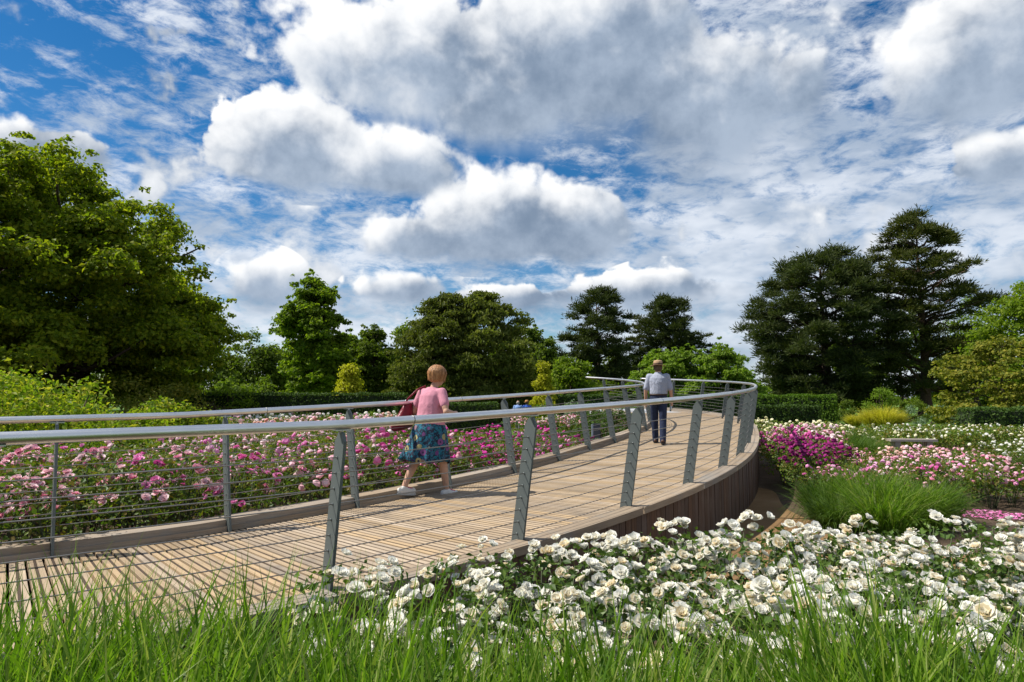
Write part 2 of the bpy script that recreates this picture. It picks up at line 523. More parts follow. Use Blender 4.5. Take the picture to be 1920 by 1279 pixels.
SADDLE = saddle_mesh()

def railing(name, label, posts, side, s_from, s_to):
    mid = posts[len(posts) // 2]
    off0 = (lambda s_: 0.0) if side > 0 else inner
    x, y, h = plan(mid, off0(mid))
    root = thing(name, (x, y, zd(mid)), label, 'railing')
    base = np.array(root.location)
    def path(lean, z, a, b, step=.15):
        ss_ = np.append(np.arange(a, b, step), b)
        return np.array([pt(q, off0(q) + side * lean, z) for q in ss_])
    mb = MB(); P = path(LEAN + .012, RAILH, s_from, s_to)
    mb.tube(P - base, .032, 14); put('handrail', mb.build('handrail', M['rail'], True), root)
    for q in np.arange(posts[0] + .55, s_to, 2 * STEP):
        mb = MB(); mb.tube(np.array([pt(q + e, off0(q) + side * (LEAN + .012), RAILH) for e in (-.004, .004)]) - base, .0331, 14)
        put('rail_joint', mb.build('rail_joint', M['cable'], True), root)
    for z in CZ:
        mb = MB(); mb.tube(path(LEAN * z / 1.17, z, posts[0], posts[-1], .2) - base, .0042, 5)
        put('cable', mb.build('cable', M['cable'], True), root)
    for q in posts:
        x, y, h = plan(q, off0(q))
        rz = -h if side > 0 else -h + math.pi
        p = put('post', POST, root, np.array((x, y, zd(q))) - base, (0, 0, rz))
        put('cable_studs', STUDS, p, kind='stuff'); put('saddle', SADDLE, p)
railing('railing', 'steel handrail and cable railing on the side of the boardwalk beside the white roses', [q for q in out_posts if q < 25.4], 1, -8.2, 25.5)
railing('railing', 'steel handrail and cable railing on the side of the boardwalk beside the pale pink roses', [q for q in in_posts if q < 25.4], -1, -7.5, 25.6)
# ------------------------------------------------------------------ ground
def ground_mat(name, cols, scale, fine, bd=0.02, rough=0.95):
    m, t, b = new_mat(name)
    tc = t.nodes.new('ShaderNodeTexCoord')
    a = noise(t, tc.outputs['Object'], scale, 5, 0.6); f = noise(t, tc.outputs['Object'], fine, 5, 0.7)
    t.links.new(ramp(t, a * 0.55 + f * 0.45, [(0.32, cols[0]), (0.5, cols[1]), (0.68, cols[2])]), b.inputs['Base Color'])
    b.inputs['Roughness'].default_value = rough; b.inputs['Specular IOR Level'].default_value = 0.2
    bump(t, b, f, bd, 0.8)
    return m
M['lawn'] = ground_mat('lawn', [(0.05, 0.10, 0.015), (0.08, 0.15, 0.022), (0.11, 0.19, 0.035)], 0.35, 25)
M['soil'] = ground_mat('soil', [(0.045, 0.03, 0.02), (0.085, 0.057, 0.036), (0.15, 0.105, 0.07)], 2.5, 28, 0.03)
M['sand'] = ground_mat('hoggin', [(0.145, 0.082, 0.034), (0.20, 0.12, 0.053), (0.27, 0.175, 0.088)], 1.2, 60, 0.006)
M['paving'] = ground_mat('pale_gravel', [(0.40, 0.33, 0.23), (0.48, 0.41, 0.30), (0.56, 0.48, 0.36)], 1.2, 60, 0.006)

def sheet(name, poly, z, mat, sub=0):
    V = [(x, y, z) for x, y in poly]
    me = bpy.data.meshes.new(name); me.from_pydata(V, [], [list(range(len(V)))]); me.materials.append(mat)
    return tag(put(name, me), kind='structure')
g = np.array([-900, -300, -120, -60, -30, -15, -8, -4, 0, 4, 8, 15, 30, 60, 120, 300, 900.])
GX, GY = np.meshgrid(g, g + 60)
n = len(g); idx = np.arange(n * n).reshape(n, n)
tag(put('ground', mesh('ground', np.stack([GX, GY, GX * 0], -1), np.stack([idx[:-1, :-1], idx[:-1, 1:], idx[1:, 1:], idx[1:, :-1]], -1).reshape(-1, 4), M['lawn'])), kind='structure')
def smooth_poly(pts, n=6):
    P = np.array(pts, float); out = []
    k = len(P)
    for i in range(k):
        p0, p1, p2, p3 = P[(i - 1) % k], P[i], P[(i + 1) % k], P[(i + 2) % k]
        for u in np.arange(n) / n:
            out.append(0.5 * ((2 * p1) + (-p0 + p2) * u + (2 * p0 - 5 * p1 + 4 * p2 - p3) * u * u + (-p0 + 3 * p1 - 3 * p2 + p3) * u ** 3))
    return np.array(out)
sheet('bed_soil', smooth_poly([(-22, -3), (22, -3), (26, 8), (27, 26), (12, 29), (0, 31), (-16, 29), (-24, 14)]), 0.004, M['soil'])
sheet('path', smooth_poly([(0.5, 6.2), (4, 6.2), (9, 7.6), (14, 9.5), (19, 13), (19, 16.5), (13.5, 14.5), (9.6, 12.2), (8.2, 9.3), (6.0, 8.1), (4.6, 8.6), (4.4, 11), (5.0, 13.6), (3.5, 13.8), (1.5, 11), (0.5, 9)]), 0.008, M['sand'])
sheet('path', smooth_poly([(-1.5, 19.5), (2.8, 17.6), (4.3, 21), (4.5, 24.5), (1.5, 26.5), (-2.5, 25.5)]), 0.008, M['paving'])
# ------------------------------------------------------------------ foliage tools
def unit(a): return a / (np.linalg.norm(a, axis=-1, keepdims=True) + 1e-9)
def rand_dir(n): return unit(rng.normal(size=(n, 3)))
def kites(P, Nn, L, Wd, droop=0.0, up=None):
    """leaf blades: kite quads at P facing Nn; folded slightly along the midrib"""
    n = len(P); L = np.broadcast_to(L, (n,))[:, None]; Wd = np.broadcast_to(Wd, (n,))[:, None]
    r = rand_dir(n) if up is None else unit(up + 0.5 * rand_dir(n))
    u = unit(r - Nn * np.sum(r * Nn, 1, keepdims=True)); v = np.cross(Nn, u)
    base = P - u * L * 0.5; tip = P + u * L * 0.5 - Nn * L * 0.12 + np.array((0, 0, -1)) * L * droop
    a = P + v * Wd * 0.5 + Nn * Wd * 0.10 - u * L * 0.06; b = P - v * Wd * 0.5 + Nn * Wd * 0.10 - u * L * 0.06
    V = np.stack([base, a, tip, b], 1).reshape(-1, 3)
    return V, np.arange(4 * n).reshape(n, 4)

def blob_leaves(centres, radii, per, L, Wd, flat=1.0, outward=0.7, upb=0.35, shell=0.55, droop=0.0, radial=False):
    """leaves in many clumps"""
    k = len(centres); per = np.broadcast_to(per, (k,)).astype(int)
    ci = np.repeat(np.arange(k), per); n = len(ci)
    d = rand_dir(n); d[:, 2] = np.where(d[:, 2] < -0.35, -d[:, 2] * 0.6, d[:, 2])
    rr = shell + (1 - shell) * rng.random(n) ** 0.6
    rr *= 1 + 0.22 * rng.normal(size=n)
    rad = np.asarray(radii)[ci] if hasattr(radii, '__len__') else np.full(n, radii)
    P = d * (rr * rad)[:, None]; P[:, 2] *= flat
    P += centres[ci]
    Nn = unit(d * outward + rand_dir(n) * 0.75 + np.array((0, 0, upb)))
    s = 0.7 + 0.6 * rng.random(n)
    if radial: Nn = unit(np.cross(d, rand_dir(n)) + np.array((0, 0, .25)))
    return kites(P, Nn, L * s, Wd * s, droop, d * 1.6 + np.array((0, 0, .5)) if radial else None)

def crown_points(n, prof, h, base, rmin=0.35, jit=0.12, squash=(1.0, 1.0)):
    """points through a crown whose radius follows prof [(height fraction, radius)]"""
    hs = np.array([p[0] for p in prof]); rs = np.array([p[1] for p in prof])
    t = np.linspace(hs[0], hs[-1], 200); w = np.interp(t, hs, rs) + 0.08 * rs.max()
    w = np.cumsum(w); w /= w[-1]
    z = np.interp(rng.random(n), w, t)
    r = np.interp(z, hs, rs)
    a = rng.random(n) * 2 * np.pi
    lob = 1 + jit * np.sin(a * 3 + z * 9) + jit * 0.8 * np.sin(a * 5 - z * 14)
    q = rmin + (1 - rmin) * np.sqrt(rng.random(n))
    return np.stack([base[0] + np.cos(a) * r * q * lob * squash[0], base[1] + np.sin(a) * r * q * lob * squash[1], base[2] + z * h], 1)

def limb(mb, a, b, r0, r1, wob=0.06, n=5, sides=5, sag=0.0):
    a, b = np.array(a, float), np.array(b, float); L = np.linalg.norm(b - a)
    u = np.linspace(0, 1, n)[:, None]
    P = a + (b - a) * u + rng.normal(size=(n, 3)) * wob * L * np.sin(u * np.pi) + np.array((0, 0, -sag * L)) * np.sin(u * np.pi)
    mb.tube(P, r0 + (r1 - r0) * u[:, 0], sides)

BARK = plain('bark', (0.075, 0.055, 0.042), 0.95, 0, 0.1, 0.3, 9, 0.03)
BARKRED = plain('pine_bark', (0.12, 0.075, 0.055), 0.95, 0, 0.1, 0.3, 9, 0.03)
LEAF = {
    'maple': leaf_mat('leaf_maple', [(0.078, 0.118, 0.008), (0.145, 0.190, 0.011), (0.25, 0.255, 0.015)], 0.48),
    'mid': leaf_mat('leaf_mid', [(0.085, 0.138, 0.011), (0.135, 0.200, 0.014), (0.21, 0.26, 0.022)], 0.45),
    'dark': leaf_mat('leaf_dark', [(0.062, 0.098, 0.012), (0.096, 0.140, 0.014), (0.145, 0.185, 0.020)], 0.4),
    'cedar': leaf_mat('leaf_cedar', [(0.062, 0.082, 0.016), (0.110, 0.130, 0.024), (0.18, 0.19, 0.04)], 0.3),
    'pine': leaf_mat('needle_pine', [(0.032, 0.046, 0.015), (0.052, 0.070, 0.020), (0.088, 0.102, 0.028)], 0.2),
    'pinewarm': leaf_mat('needle_warm', [(0.042, 0.056, 0.014), (0.070, 0.084, 0.018), (0.115, 0.118, 0.027)], 0.2),
    'lime': leaf_mat('leaf_lime', [(0.088, 0.145, 0.014), (0.125, 0.195, 0.018), (0.175, 0.24, 0.028)], 0.35),
    'gold': leaf_mat('leaf_gold', [(0.22, 0.22, 0.012), (0.33, 0.32, 0.018), (0.45, 0.42, 0.028)], 0.35),
    'goldgreen': leaf_mat('leaf_goldgreen', [(0.075, 0.135, 0.010), (0.14, 0.21, 0.014), (0.22, 0.28, 0.018), (0.38, 0.34, 0.045)], 0.38),
    'olive': leaf_mat('leaf_olive', [(0.085, 0.105, 0.014), (0.15, 0.165, 0.018), (0.25, 0.22, 0.03)], 0.3),
    'rose': leaf_mat('leaf_rose', [(0.040, 0.078, 0.014), (0.062, 0.112, 0.018), (0.095, 0.150, 0.022)], 0.22, rough=0.45, spec=0.25),
    'rosered': leaf_mat('leaf_rose_young', [(0.050, 0.098, 0.014), (0.085, 0.142, 0.017), (0.135, 0.175, 0.022), (0.18, 0.13, 0.03)], 0.32, rough=0.5, spec=0.2),
    'hedge': leaf_mat('leaf_hedge', [(0.030, 0.060, 0.012), (0.048, 0.088, 0.015), (0.075, 0.125, 0.020)], 0.2),
    'hedgelit': leaf_mat('leaf_hedge_fresh', [(0.060, 0.120, 0.012), (0.095, 0.175, 0.015), (0.13, 0.22, 0.020)], 0.3),
    'silver': leaf_mat('leaf_silver', [(0.10, 0.16, 0.09), (0.15, 0.21, 0.12), (0.2, 0.26, 0.16)], 0.25),
    'redleaf': leaf_mat('leaf_bronze', [(0.05, 0.035, 0.022), (0.08, 0.06, 0.03), (0.09, 0.10, 0.03)], 0.25),
    'grass': leaf_mat('grass_blade', [(0.048, 0.105, 0.010), (0.078, 0.158, 0.012), (0.118, 0.212, 0.016), (0.15, 0.24, 0.022), (0.28, 0.30, 0.10)], 0.42, rough=0.5, spec=0.2),
    'grassdark': leaf_mat('grass_blade_dark', [(0.045, 0.090, 0.013), (0.070, 0.130, 0.017), (0.105, 0.165, 0.03)], 0.3, rough=0.5),
    'goldgrass': leaf_mat('grass_blade_gold', [(0.30, 0.27, 0.03), (0.42, 0.36, 0.04), (0.50, 0.45, 0.08)], 0.35),
}

def make_tree(name, label, cat, x, y, h, prof, leaf, clumps=200, crad=0.9, per=120, L=0.2, Wd=0.13, flat=0.8, trunk_r=0.25,
              trunks=((0, 0),), branches=26, first=0.16, rmin=0.35, jit=0.12, squash=(1, 1), bark=None, group=None, droop=0.0, sag=0.0, outward=0.7, extra=None, radial=False, shell=0.55, lobes=0, lobe_r=1.5):
    root = thing(name, (x, y, 0), label, cat, group)
    cp = crown_points(clumps, prof, h, (0, 0, 0), rmin, jit, squash)
    if lobes:
        # rounded masses of foliage, each made of smaller clumps on its outer side, with sprigs standing out
        lc = crown_points(lobes, prof, h, (0, 0, 0), .62, jit, squash); lr = lobe_r * (.65 + .6 * rng.random(lobes))
        k = int(round(clumps / lobes)); li = np.repeat(np.arange(lobes), k); d = rand_dir(len(li)); d[:, 2] = np.where(d[:, 2] < -.3, -d[:, 2], d[:, 2])
        cp = lc[li] + d * (lr[li] * (.55 + .5 * rng.random(len(li))))[:, None] * np.array((1, 1, .72))
        cp = np.vstack([cp, crown_points(clumps // 3, [(a, b * .7) for a, b in prof], h, (0, 0, 0), .2, jit, squash)])
    if extra is not None: cp = np.vstack([cp, np.array(extra)])
    cr = crad * (0.6 + 0.7 * rng.random(len(cp)))
    if lobes:
        top_i = rng.choice(len(cp), len(cp) // 3, replace=False); out = unit(cp[top_i] - np.array((0, 0, h * .35)))
        cp = np.vstack([cp, cp[top_i] + out * crad * 1.15 + np.array((0, 0, crad * .35))]); cr = np.concatenate([cr, np.full(len(top_i), crad * .34)])
    V, F = blob_leaves(cp, cr, np.maximum(12, per * (cr / crad) ** 2), L, Wd, flat, outward=outward, droop=droop, shell=shell, radial=radial)
    put('crown', mesh('crown', V, F, LEAF[leaf]), root, kind='stuff')
    mb = MB()
    top = prof[-1][0] * h
    for i, (tx, ty) in enumerate(trunks):
        lx, ly = tx * 2.2, ty * 2.2
        ht = top * (0.9 if len(trunks) == 1 else 0.62)
        u = np.linspace(0, 1, 9)
        P = np.stack([tx + (lx - tx) * u + 0.03 * h * 0.3 * np.sin(u * 5 + i), ty + (ly - ty) * u + 0.02 * h * 0.3 * np.sin(u * 4 + 1), -0.1 + (ht + .1) * u], 1)
        rad = trunk_r * (1 - 0.88 * u); rad[0] *= 1.5
        mb.tube(P, rad, 9)
        sel = rng.choice(len(cp), min(len(cp), max(3, branches // len(trunks))), replace=False)
        for c in cp[sel]:
            z0 = max(first * h, min(ht * 0.93, c[2] - 0.22 * math.hypot(c[0], c[1]) - 0.03 * h))
            k = np.interp(z0, P[:, 2], np.arange(9)) ; k0 = int(min(7, k)); f = k - k0
            a = P[k0] * (1 - f) + P[k0 + 1] * f
            limb(mb, a, c, trunk_r * (0.42 - 0.3 * z0 / h), trunk_r * 0.06, 0.05, 6, 5, sag)
    put('trunk', mb.build('trunk', bark or BARK, True), root)
    return root

# ------------------------------------------------------------------ grass tools
def blades(P, hgt, wid, lean, curl, n=5):
    """grass blades: tapering ribbons that arch over"""
    k = len(P); hgt = np.broadcast_to(hgt, (k,)); wid = np.broadcast_to(wid, (k,)); lean = np.broadcast_to(lean, (k,)); curl = np.broadcast_to(curl, (k,))
    a = rng.random(k) * 2 * np.pi
    return blades_dir(P, hgt, wid, lean, curl, a, n)
def blades_dir(P, hgt, wid, lean, curl, a, n=5):
    k = len(P)
    dx, dy = np.cos(a), np.sin(a)
    tw = rng.random(k) * 2 * np.pi
    sx, sy = np.cos(tw), np.sin(tw)
    ang = lean.copy(); pos = P.copy(); rows = []
    for i in range(n + 1):
        u = i / n
        w = wid * (1 - u ** 2.2) * (0.55 + 0.45 * min(1, u * 4)) * 0.5
        rows.append(np.stack([pos - np.stack([sx, sy, 0 * sx], 1) * w[:, None], pos + np.stack([sx, sy, 0 * sx], 1) * w[:, None]], 1))
        step = hgt / n
        pos = pos + np.stack([dx * np.sin(ang), dy * np.sin(ang), np.cos(ang)], 1) * step[:, None]
        ang = ang + curl / n * (0.4 + 1.2 * u)
    V = np.stack(rows, 1).reshape(-1, 3)           # k, n+1, 2
    b = np.arange(k)[:, None] * (2 * (n + 1)); i = np.arange(n)[None, :] * 2
    F = np.stack([b + i, b + i + 1, b + i + 3, b + i + 2], -1).reshape(-1, 4)
    return V, F

def grass_clump(name, label, cat, x, y, rad, hgt, count, leaf, wid=0.009, group=None, curl=1.5, lean=0.5, sq=1.0):
    root = thing(name, (x, y, 0), label, cat, group)
    r = rad * np.sqrt(rng.random(count)) * 0.6; a = rng.random(count) * 2 * np.pi
    P = np.stack([np.cos(a) * r, np.sin(a) * r * sq, 0 * r - 0.01], 1)
    ad = a + rng.normal(size=count) * 0.7
    V, F = blades_dir(P, hgt * (0.65 + 0.5 * rng.random(count)), wid * (0.7 + 0.6 * rng.random(count)), np.abs(rng.normal(size=count)) * lean * 0.5 + 0.05, curl * (0.4 + rng.random(count)), ad)
    put('blades', mesh('blades', V, F, LEAF[leaf]), root, kind='stuff')
    return root

# ------------------------------------------------------------------ roses
def petal_mat(name, cols, trans=0.22):
    m, t, b = new_mat(name)
    g = t.nodes.new('ShaderNodeNewGeometry'); oi = t.nodes.new('ShaderNodeObjectInfo')
    f = (N(t, g.outputs['Random Per Island']) * 0.5 + N(t, oi.outputs['Random']) * 0.5)
    k = len(cols)
    col = ramp(t, f, [(0.1 + 0.8 * i / (k - 1), c) for i, c in enumerate(cols)])
    t.links.new(col, b.inputs['Base Color']); b.inputs['Roughness'].default_value = 0.6; b.inputs['Specular IOR Level'].default_value = 0.2
    tr = t.nodes.new('ShaderNodeBsdfTranslucent'); t.links.new(col, tr.inputs[0])
    ms = t.nodes.new('ShaderNodeMixShader'); ms.inputs[0].default_value = trans
    t.links.new(b.outputs[0], ms.inputs[1]); t.links.new(tr.outputs[0], ms.inputs[2]); t.links.new(ms.outputs[0], t.nodes['Material Output'].inputs[0])
    return m
PET = {
    'white': petal_mat('petal_white', [(0.84, 0.70, 0.44), (0.87, 0.82, 0.66), (0.89, 0.88, 0.82), (0.90, 0.89, 0.84), (0.88, 0.84, 0.70)], 0.42),
    'blush': petal_mat('petal_blush', [(0.77, 0.22, 0.37), (0.84, 0.43, 0.52), (0.88, 0.61, 0.65), (0.89, 0.75, 0.75), (0.83, 0.36, 0.48)], .3),
    'pink': petal_mat('petal_pink', [(0.62, 0.08, 0.32), (0.74, 0.17, 0.45), (0.82, 0.36, 0.60), (0.84, 0.50, 0.70)], .3),
    'magenta': petal_mat('petal_magenta', [(0.46, 0.012, 0.20), (0.62, 0.03, 0.32), (0.72, 0.10, 0.42)]),
    'crimson': petal_mat('petal_crimson', [(0.15, 0.006, 0.075), (0.27, 0.012, 0.135), (0.40, 0.025, 0.23)]),
    'peach': petal_mat('petal_peach', [(0.76, 0.34, 0.28), (0.82, 0.55, 0.44), (0.85, 0.74, 0.62)]),
    'cream': petal_mat('petal_cream', [(0.80, 0.74, 0.40), (0.84, 0.80, 0.58), (0.85, 0.83, 0.72)]),
}
def bloom_geo(r, seed, tiers=((6, 1.0, 66), (6, 0.88, 42), (5, 0.74, 24), (4, 0.56, 9))):
    q = np.random.default_rng(seed); mb = MB()
    for ti, (n, ln, tilt) in enumerate(tiers):
        for k in range(n):
            a = (k + 0.37 * ti + q.uniform(-.15, .15)) * 2 * math.pi / n
            t0 = R(tilt + q.uniform(-12, 12)); L = r * ln * q.uniform(.88, 1.1); w = r * (0.62 if ti < 2 else 0.5) * q.uniform(.9, 1.15)
            rows = []
            for u, ww, bend in ((0.06, 0.25, -0.5), (0.6, 1.0, -0.15), (1.0, 0.72, 0.5)):
                for sx in (-1, 0, 1):
                    d = u * L; tt = t0 + bend * 0.75
                    rad = d * math.sin(t0) * 0.86 + (0.08 * r if u > .9 else 0) * math.sin(tt); z = d * math.cos(t0) * (1 if u < .9 else .88)
                    cup = (0.16 * r if abs(sx) else 0.0) * u
                    rr = rad - cup * 0.45; zz = z + cup * 0.55 + q.uniform(-.03, .03) * r
                    rows.append((rr, sx * ww * w * 0.85, zz))
            V = [(x * math.cos(a) - y * math.sin(a), x * math.sin(a) + y * math.cos(a), z) for x, y, z in rows]
            mb.add(V, [(0, 1, 4, 3), (1, 2, 5, 4), (3, 4, 7, 6), (4, 5, 8, 7)])
    return mb
BLOOM = {}
def bloom_meshes(col, r=0.045, n=8):
    if (col, r) not in BLOOM:
        BLOOM[(col, r)] = [bloom_geo(r, 11 * i + 3, ((6, 1.0, (66, 76, 56)[i % 3]), (6, 0.88, (42, 50, 34)[i % 3]), (5, 0.74, 24), (4, 0.56, 9)) if i % 4 != 3 else ((5, .8, 40), (5, .7, 22), (3, .5, 6))).build('bloom', PET[col], True) for i in range(n)]
    return BLOOM[(col, r)]
FARB = {}
def far_bloom(V0, F0, r, q):
    return V0 * r * q
_ico = None
def simple_blooms(P, r, seed=0):
    """many small blooms in one mesh: two crossed tiers of petals each"""
    n = len(P); q = np.random.default_rng(seed)
    d = unit(q.normal(size=(n, 3)) * 0.6 + np.array((0, -0.15, 0.8)))
    a = unit(np.cross(d, q.normal(size=(n, 3)))); b = np.cross(d, a)
    rr = r * (0.7 + 0.6 * q.random(n))
    V = []; k = 6
    for i in range(k):
        an = i * 2 * np.pi / k
        V.append(P + (a * np.cos(an) + b * np.sin(an)) * rr[:, None] + d * rr[:, None] * 0.10)
    for i in range(k):
        an = (i + .5) * 2 * np.pi / k
        V.append(P + (a * np.cos(an) + b * np.sin(an)) * rr[:, None] * .62 + d * rr[:, None] * 0.62)
    V.append(P + d * rr[:, None] * 0.55); V.append(P - d * rr[:, None] * .4)
    V = np.stack(V, 1); m = 2 * k + 2
    t = []
    for i in range(k):
        j = (i + 1) % k
        t += [(i, j, k + i), (k + i, j, k + j), (k + i, k + j, 2 * k), (j, i, 2 * k + 1)]
    F = (np.arange(n)[:, None, None] * m + np.array(t)[None]).reshape(-1, 3)
    return V.reshape(-1, 3), F

def bush_meshes(key, leaf, h, rad, nleaf, L, count=3, low=0.25):
    out = []
    for i in range(count):
        d = rand_dir(nleaf); d[:, 2] = np.abs(d[:, 2])
        rr = 0.35 + 0.65 * rng.random(nleaf) ** 0.5
        z = low * h + (h * (.95 - low)) * rng.random(nleaf) ** 0.75
        prof = np.sqrt(np.clip(1 - ((z / h - .55) / .62) ** 2, 0.05, 1))
        a = rng.random(nleaf) * 2 * np.pi
        P = np.stack([np.cos(a) * rad * rr * prof, np.sin(a) * rad * rr * prof, z], 1)
        Nn = unit(np.stack([np.cos(a) * .4, np.sin(a) * .4, 0 * a + .7], 1) + rand_dir(nleaf) * .7)
        s_ = .65 + .7 * rng.random(nleaf)
        V, F = kites(P, Nn, L * s_, L * .62 * s_)
        lm = mesh('leaves', V, F, LEAF[leaf])
        mb = MB()
        for k in range(7):
            an = k * 0.9 + i; r1 = rad * rng.uniform(.2, .8)
            limb(mb, (0.04 * math.cos(an), .04 * math.sin(an), -.02), (r1 * math.cos(an), r1 * math.sin(an), h * rng.uniform(.75, .95)), .008, .0035, .05, 5, 4)
        out.append((lm, mb.build('stems', STEM, True)))
    return out
STEM = plain('rose_stem', (0.06, 0.075, 0.03), 0.7)
# ------------------------------------------------------------------ planting
_wx, _wy, _wh = _x[::10], _y[::10], _h[::10]
_ws = _s[::10]
def walk_off(x, y):
    """nearest station and sideways offset from the outer post line"""
    i = int(np.argmin((_wx - x) ** 2 + (_wy - y) ** 2))
    return _ws[i], (x - _wx[i]) * math.cos(_wh[i]) - (y - _wy[i]) * math.sin(_wh[i])
def on_walk(x, y, m=0.45):
    s_, o = walk_off(x, y)
    return -width(s_) - m < o < m + .1
def inside(x, y, poly):
    c = False; n = len(poly)
    for i in range(n):
        (x1, y1), (x2, y2) = poly[i], poly[(i + 1) % n]
        if (y1 > y) != (y2 > y) and x < (x2 - x1) * (y - y1) / (y2 - y1) + x1: c = not c
    return c
def scatter(poly, step, jit=0.3, m=0.45, test=None):
    xs, ys = [p[0] for p in poly], [p[1] for p in poly]; out = []; row = 0
    yy = min(ys)
    while yy < max(ys):
        xx = min(xs) + (step / 2 if row % 2 else 0)
        while xx < max(xs):
            x, y = xx + random.uniform(-jit, jit) * step, yy + random.uniform(-jit, jit) * step
            if inside(x, y, poly) and not on_walk(x, y, m) and (test is None or test(x, y)): out.append((x, y))
            xx += step
        yy += step * 0.87; row += 1
    return out

def in_view(x, y, pad=1.0): return y > 0.3 and abs(x) < y * 0.76 + pad

ALLB = []
def rose_bed_stuff(poly, step, h, rad, leaf, nleaf, L, col_of, blooms, br, label, topz=(.8, 1.08), m=.45):
    """a far bed that reads as one mass: leaves and blooms of each colour joined"""
    root = thing('rose_bed', (np.mean([p[0] for p in poly]), np.mean([p[1] for p in poly]), 0), label, 'rose bed'); root['kind'] = 'stuff'
    c0 = np.array(root.location); LV, LF, nv = [], [], 0; BP = {}
    for (x, y) in scatter(poly, step, m=m, test=lambda a, b: in_view(a, b, 1.2)):
        sc = random.uniform(.85, 1.12); n = nleaf
        z = (.15 + .85 * rng.random(n) ** .8) * h * sc; pr = np.sqrt(np.clip(1 - ((z / h / sc - .5) / .62) ** 2, .05, 1)); a = rng.random(n) * 6.283; q = .4 + .6 * np.sqrt(rng.random(n))
        P = np.stack([x + rad * pr * q * np.cos(a), y + rad * pr * q * np.sin(a), z], 1) - c0
        V, F = kites(P, unit(np.stack([np.cos(a) * .4, np.sin(a) * .4, 0 * a + .7], 1) + rand_dir(n) * .7), L * (.7 + .6 * rng.random(n)), L * .62)
        LV.append(V); LF.append(F + nv); nv += len(V)
        k = max(2, int(random.gauss(blooms, blooms * .3))); a = rng.random(k) * 6.283; r = rad * np.sqrt(rng.random(k))
        P = np.stack([x + r * np.cos(a), y + r * np.sin(a), h * sc * (topz[0] + (topz[1] - topz[0]) * rng.random(k)) - .22 * h * (r / rad) ** 2], 1) - c0
        BP.setdefault(col_of(x, y), []).append(P)
    put('leaves', mesh('leaves', np.concatenate(LV), np.concatenate(LF), LEAF[leaf]), root, kind='stuff')
    for c, P in BP.items():
        V, F = simple_blooms(np.concatenate(P), br, 3); put('blooms', mesh('blooms', V, F, PET[c]), root, kind='stuff')

def rose_bed(poly, step, h, rad, leaf, nleaf, L, cols, blooms, br, label, group, far, m=0.45, spread=0.95, name='rose_bush', face=0.25, colfn=None, tight=1.0, topz=(0.86, 1.08)):
    """bushes planted over a bed; near ones carry every bloom as an object, distant ones carry them joined"""
    bm = bush_meshes(name, leaf, h, rad, nleaf, L)
    far_cache = {}
    for (x, y) in scatter(poly, step, m=m, test=lambda a, b: in_view(a, b, 1.2)):
        sc = random.uniform(.88, 1.10); rz = random.uniform(0, 6.28)
        col = colfn(x, y) if colfn else random.choice(cols)
        o = thing(name, (x, y, 0), label[col] if isinstance(label, dict) else label, 'rose bush', group[col] if isinstance(group, dict) else group, rz)
        o.scale = (sc, sc, sc)
        lm, sm = random.choice(bm)
        put('leaves', lm, o, kind='stuff'); put('stems', sm, o, kind='stuff')
        k = max(3, int(random.gauss(blooms, blooms * .25)))
        if y > far:
            key = (col, random.randrange(3))
            if key not in far_cache:
                n = blooms; a = rng.random(n) * 6.283; r = rad * spread * np.sqrt(rng.random(n))
                P = np.stack([np.cos(a) * r, np.sin(a) * r, h * (topz[0] + (topz[1] - topz[0]) * rng.random(n)) - .25 * h * (r / rad) ** 2], 1)
                V, F = simple_blooms(P, br * .8, len(far_cache))
                far_cache[key] = mesh('blooms', V, F, PET[col])
            put('blooms', far_cache[key], o, kind='stuff')
            continue
        ms = bloom_meshes(col, br); left = k
        while left > 0:
            c = min(left, random.choice((1, 2, 3, 4))); left -= c
            a0 = random.uniform(0, 6.283); r0 = rad * spread * math.sqrt(random.random())
            z0 = h * random.uniform(*topz) - .25 * h * (r0 / rad) ** 2
            for i in range(c):
                ax = a0 + i * 2.4; dd = br * 1.5 * (i > 0) * tight
                px_, py_ = r0 * math.cos(a0) + dd * math.cos(ax), r0 * math.sin(a0) + dd * math.sin(ax)
                d = Vector((px_ / rad * .7 + random.uniform(-.5, .5), py_ / rad * .7 + random.uniform(-.5, .5), 1.0))
                d += Matrix.Rotation(-rz, 3, 'Z') @ Vector((0, -face, 0))
                put('bloom', random.choice(ms), o, (px_, py_, z0 - br * .35 * i), d.to_track_quat('Z', 'Y').to_euler(), scale=random.uniform(.72, 1.15))
    return

# white roses between the grass and the boardwalk
rose_bed([(-1.0, 3.3), (-.7, 3.0), (0.4, 2.85), (2.2, 2.8), (5.2, 2.6), (6.3, 4.6), (6.3, 5.7), (3.4, 5.55), (1.6, 5.15), (-0.2, 4.6), (-1.1, 3.7)], 0.45, 0.85, 0.34, 'rose', 420, 0.045, ['white'], 36, 0.043,
         'leafy rose bush with creamy white double blooms behind the long foreground grass', 'white rose bushes beside the boardwalk', 9, m=0.42, face=0.35)
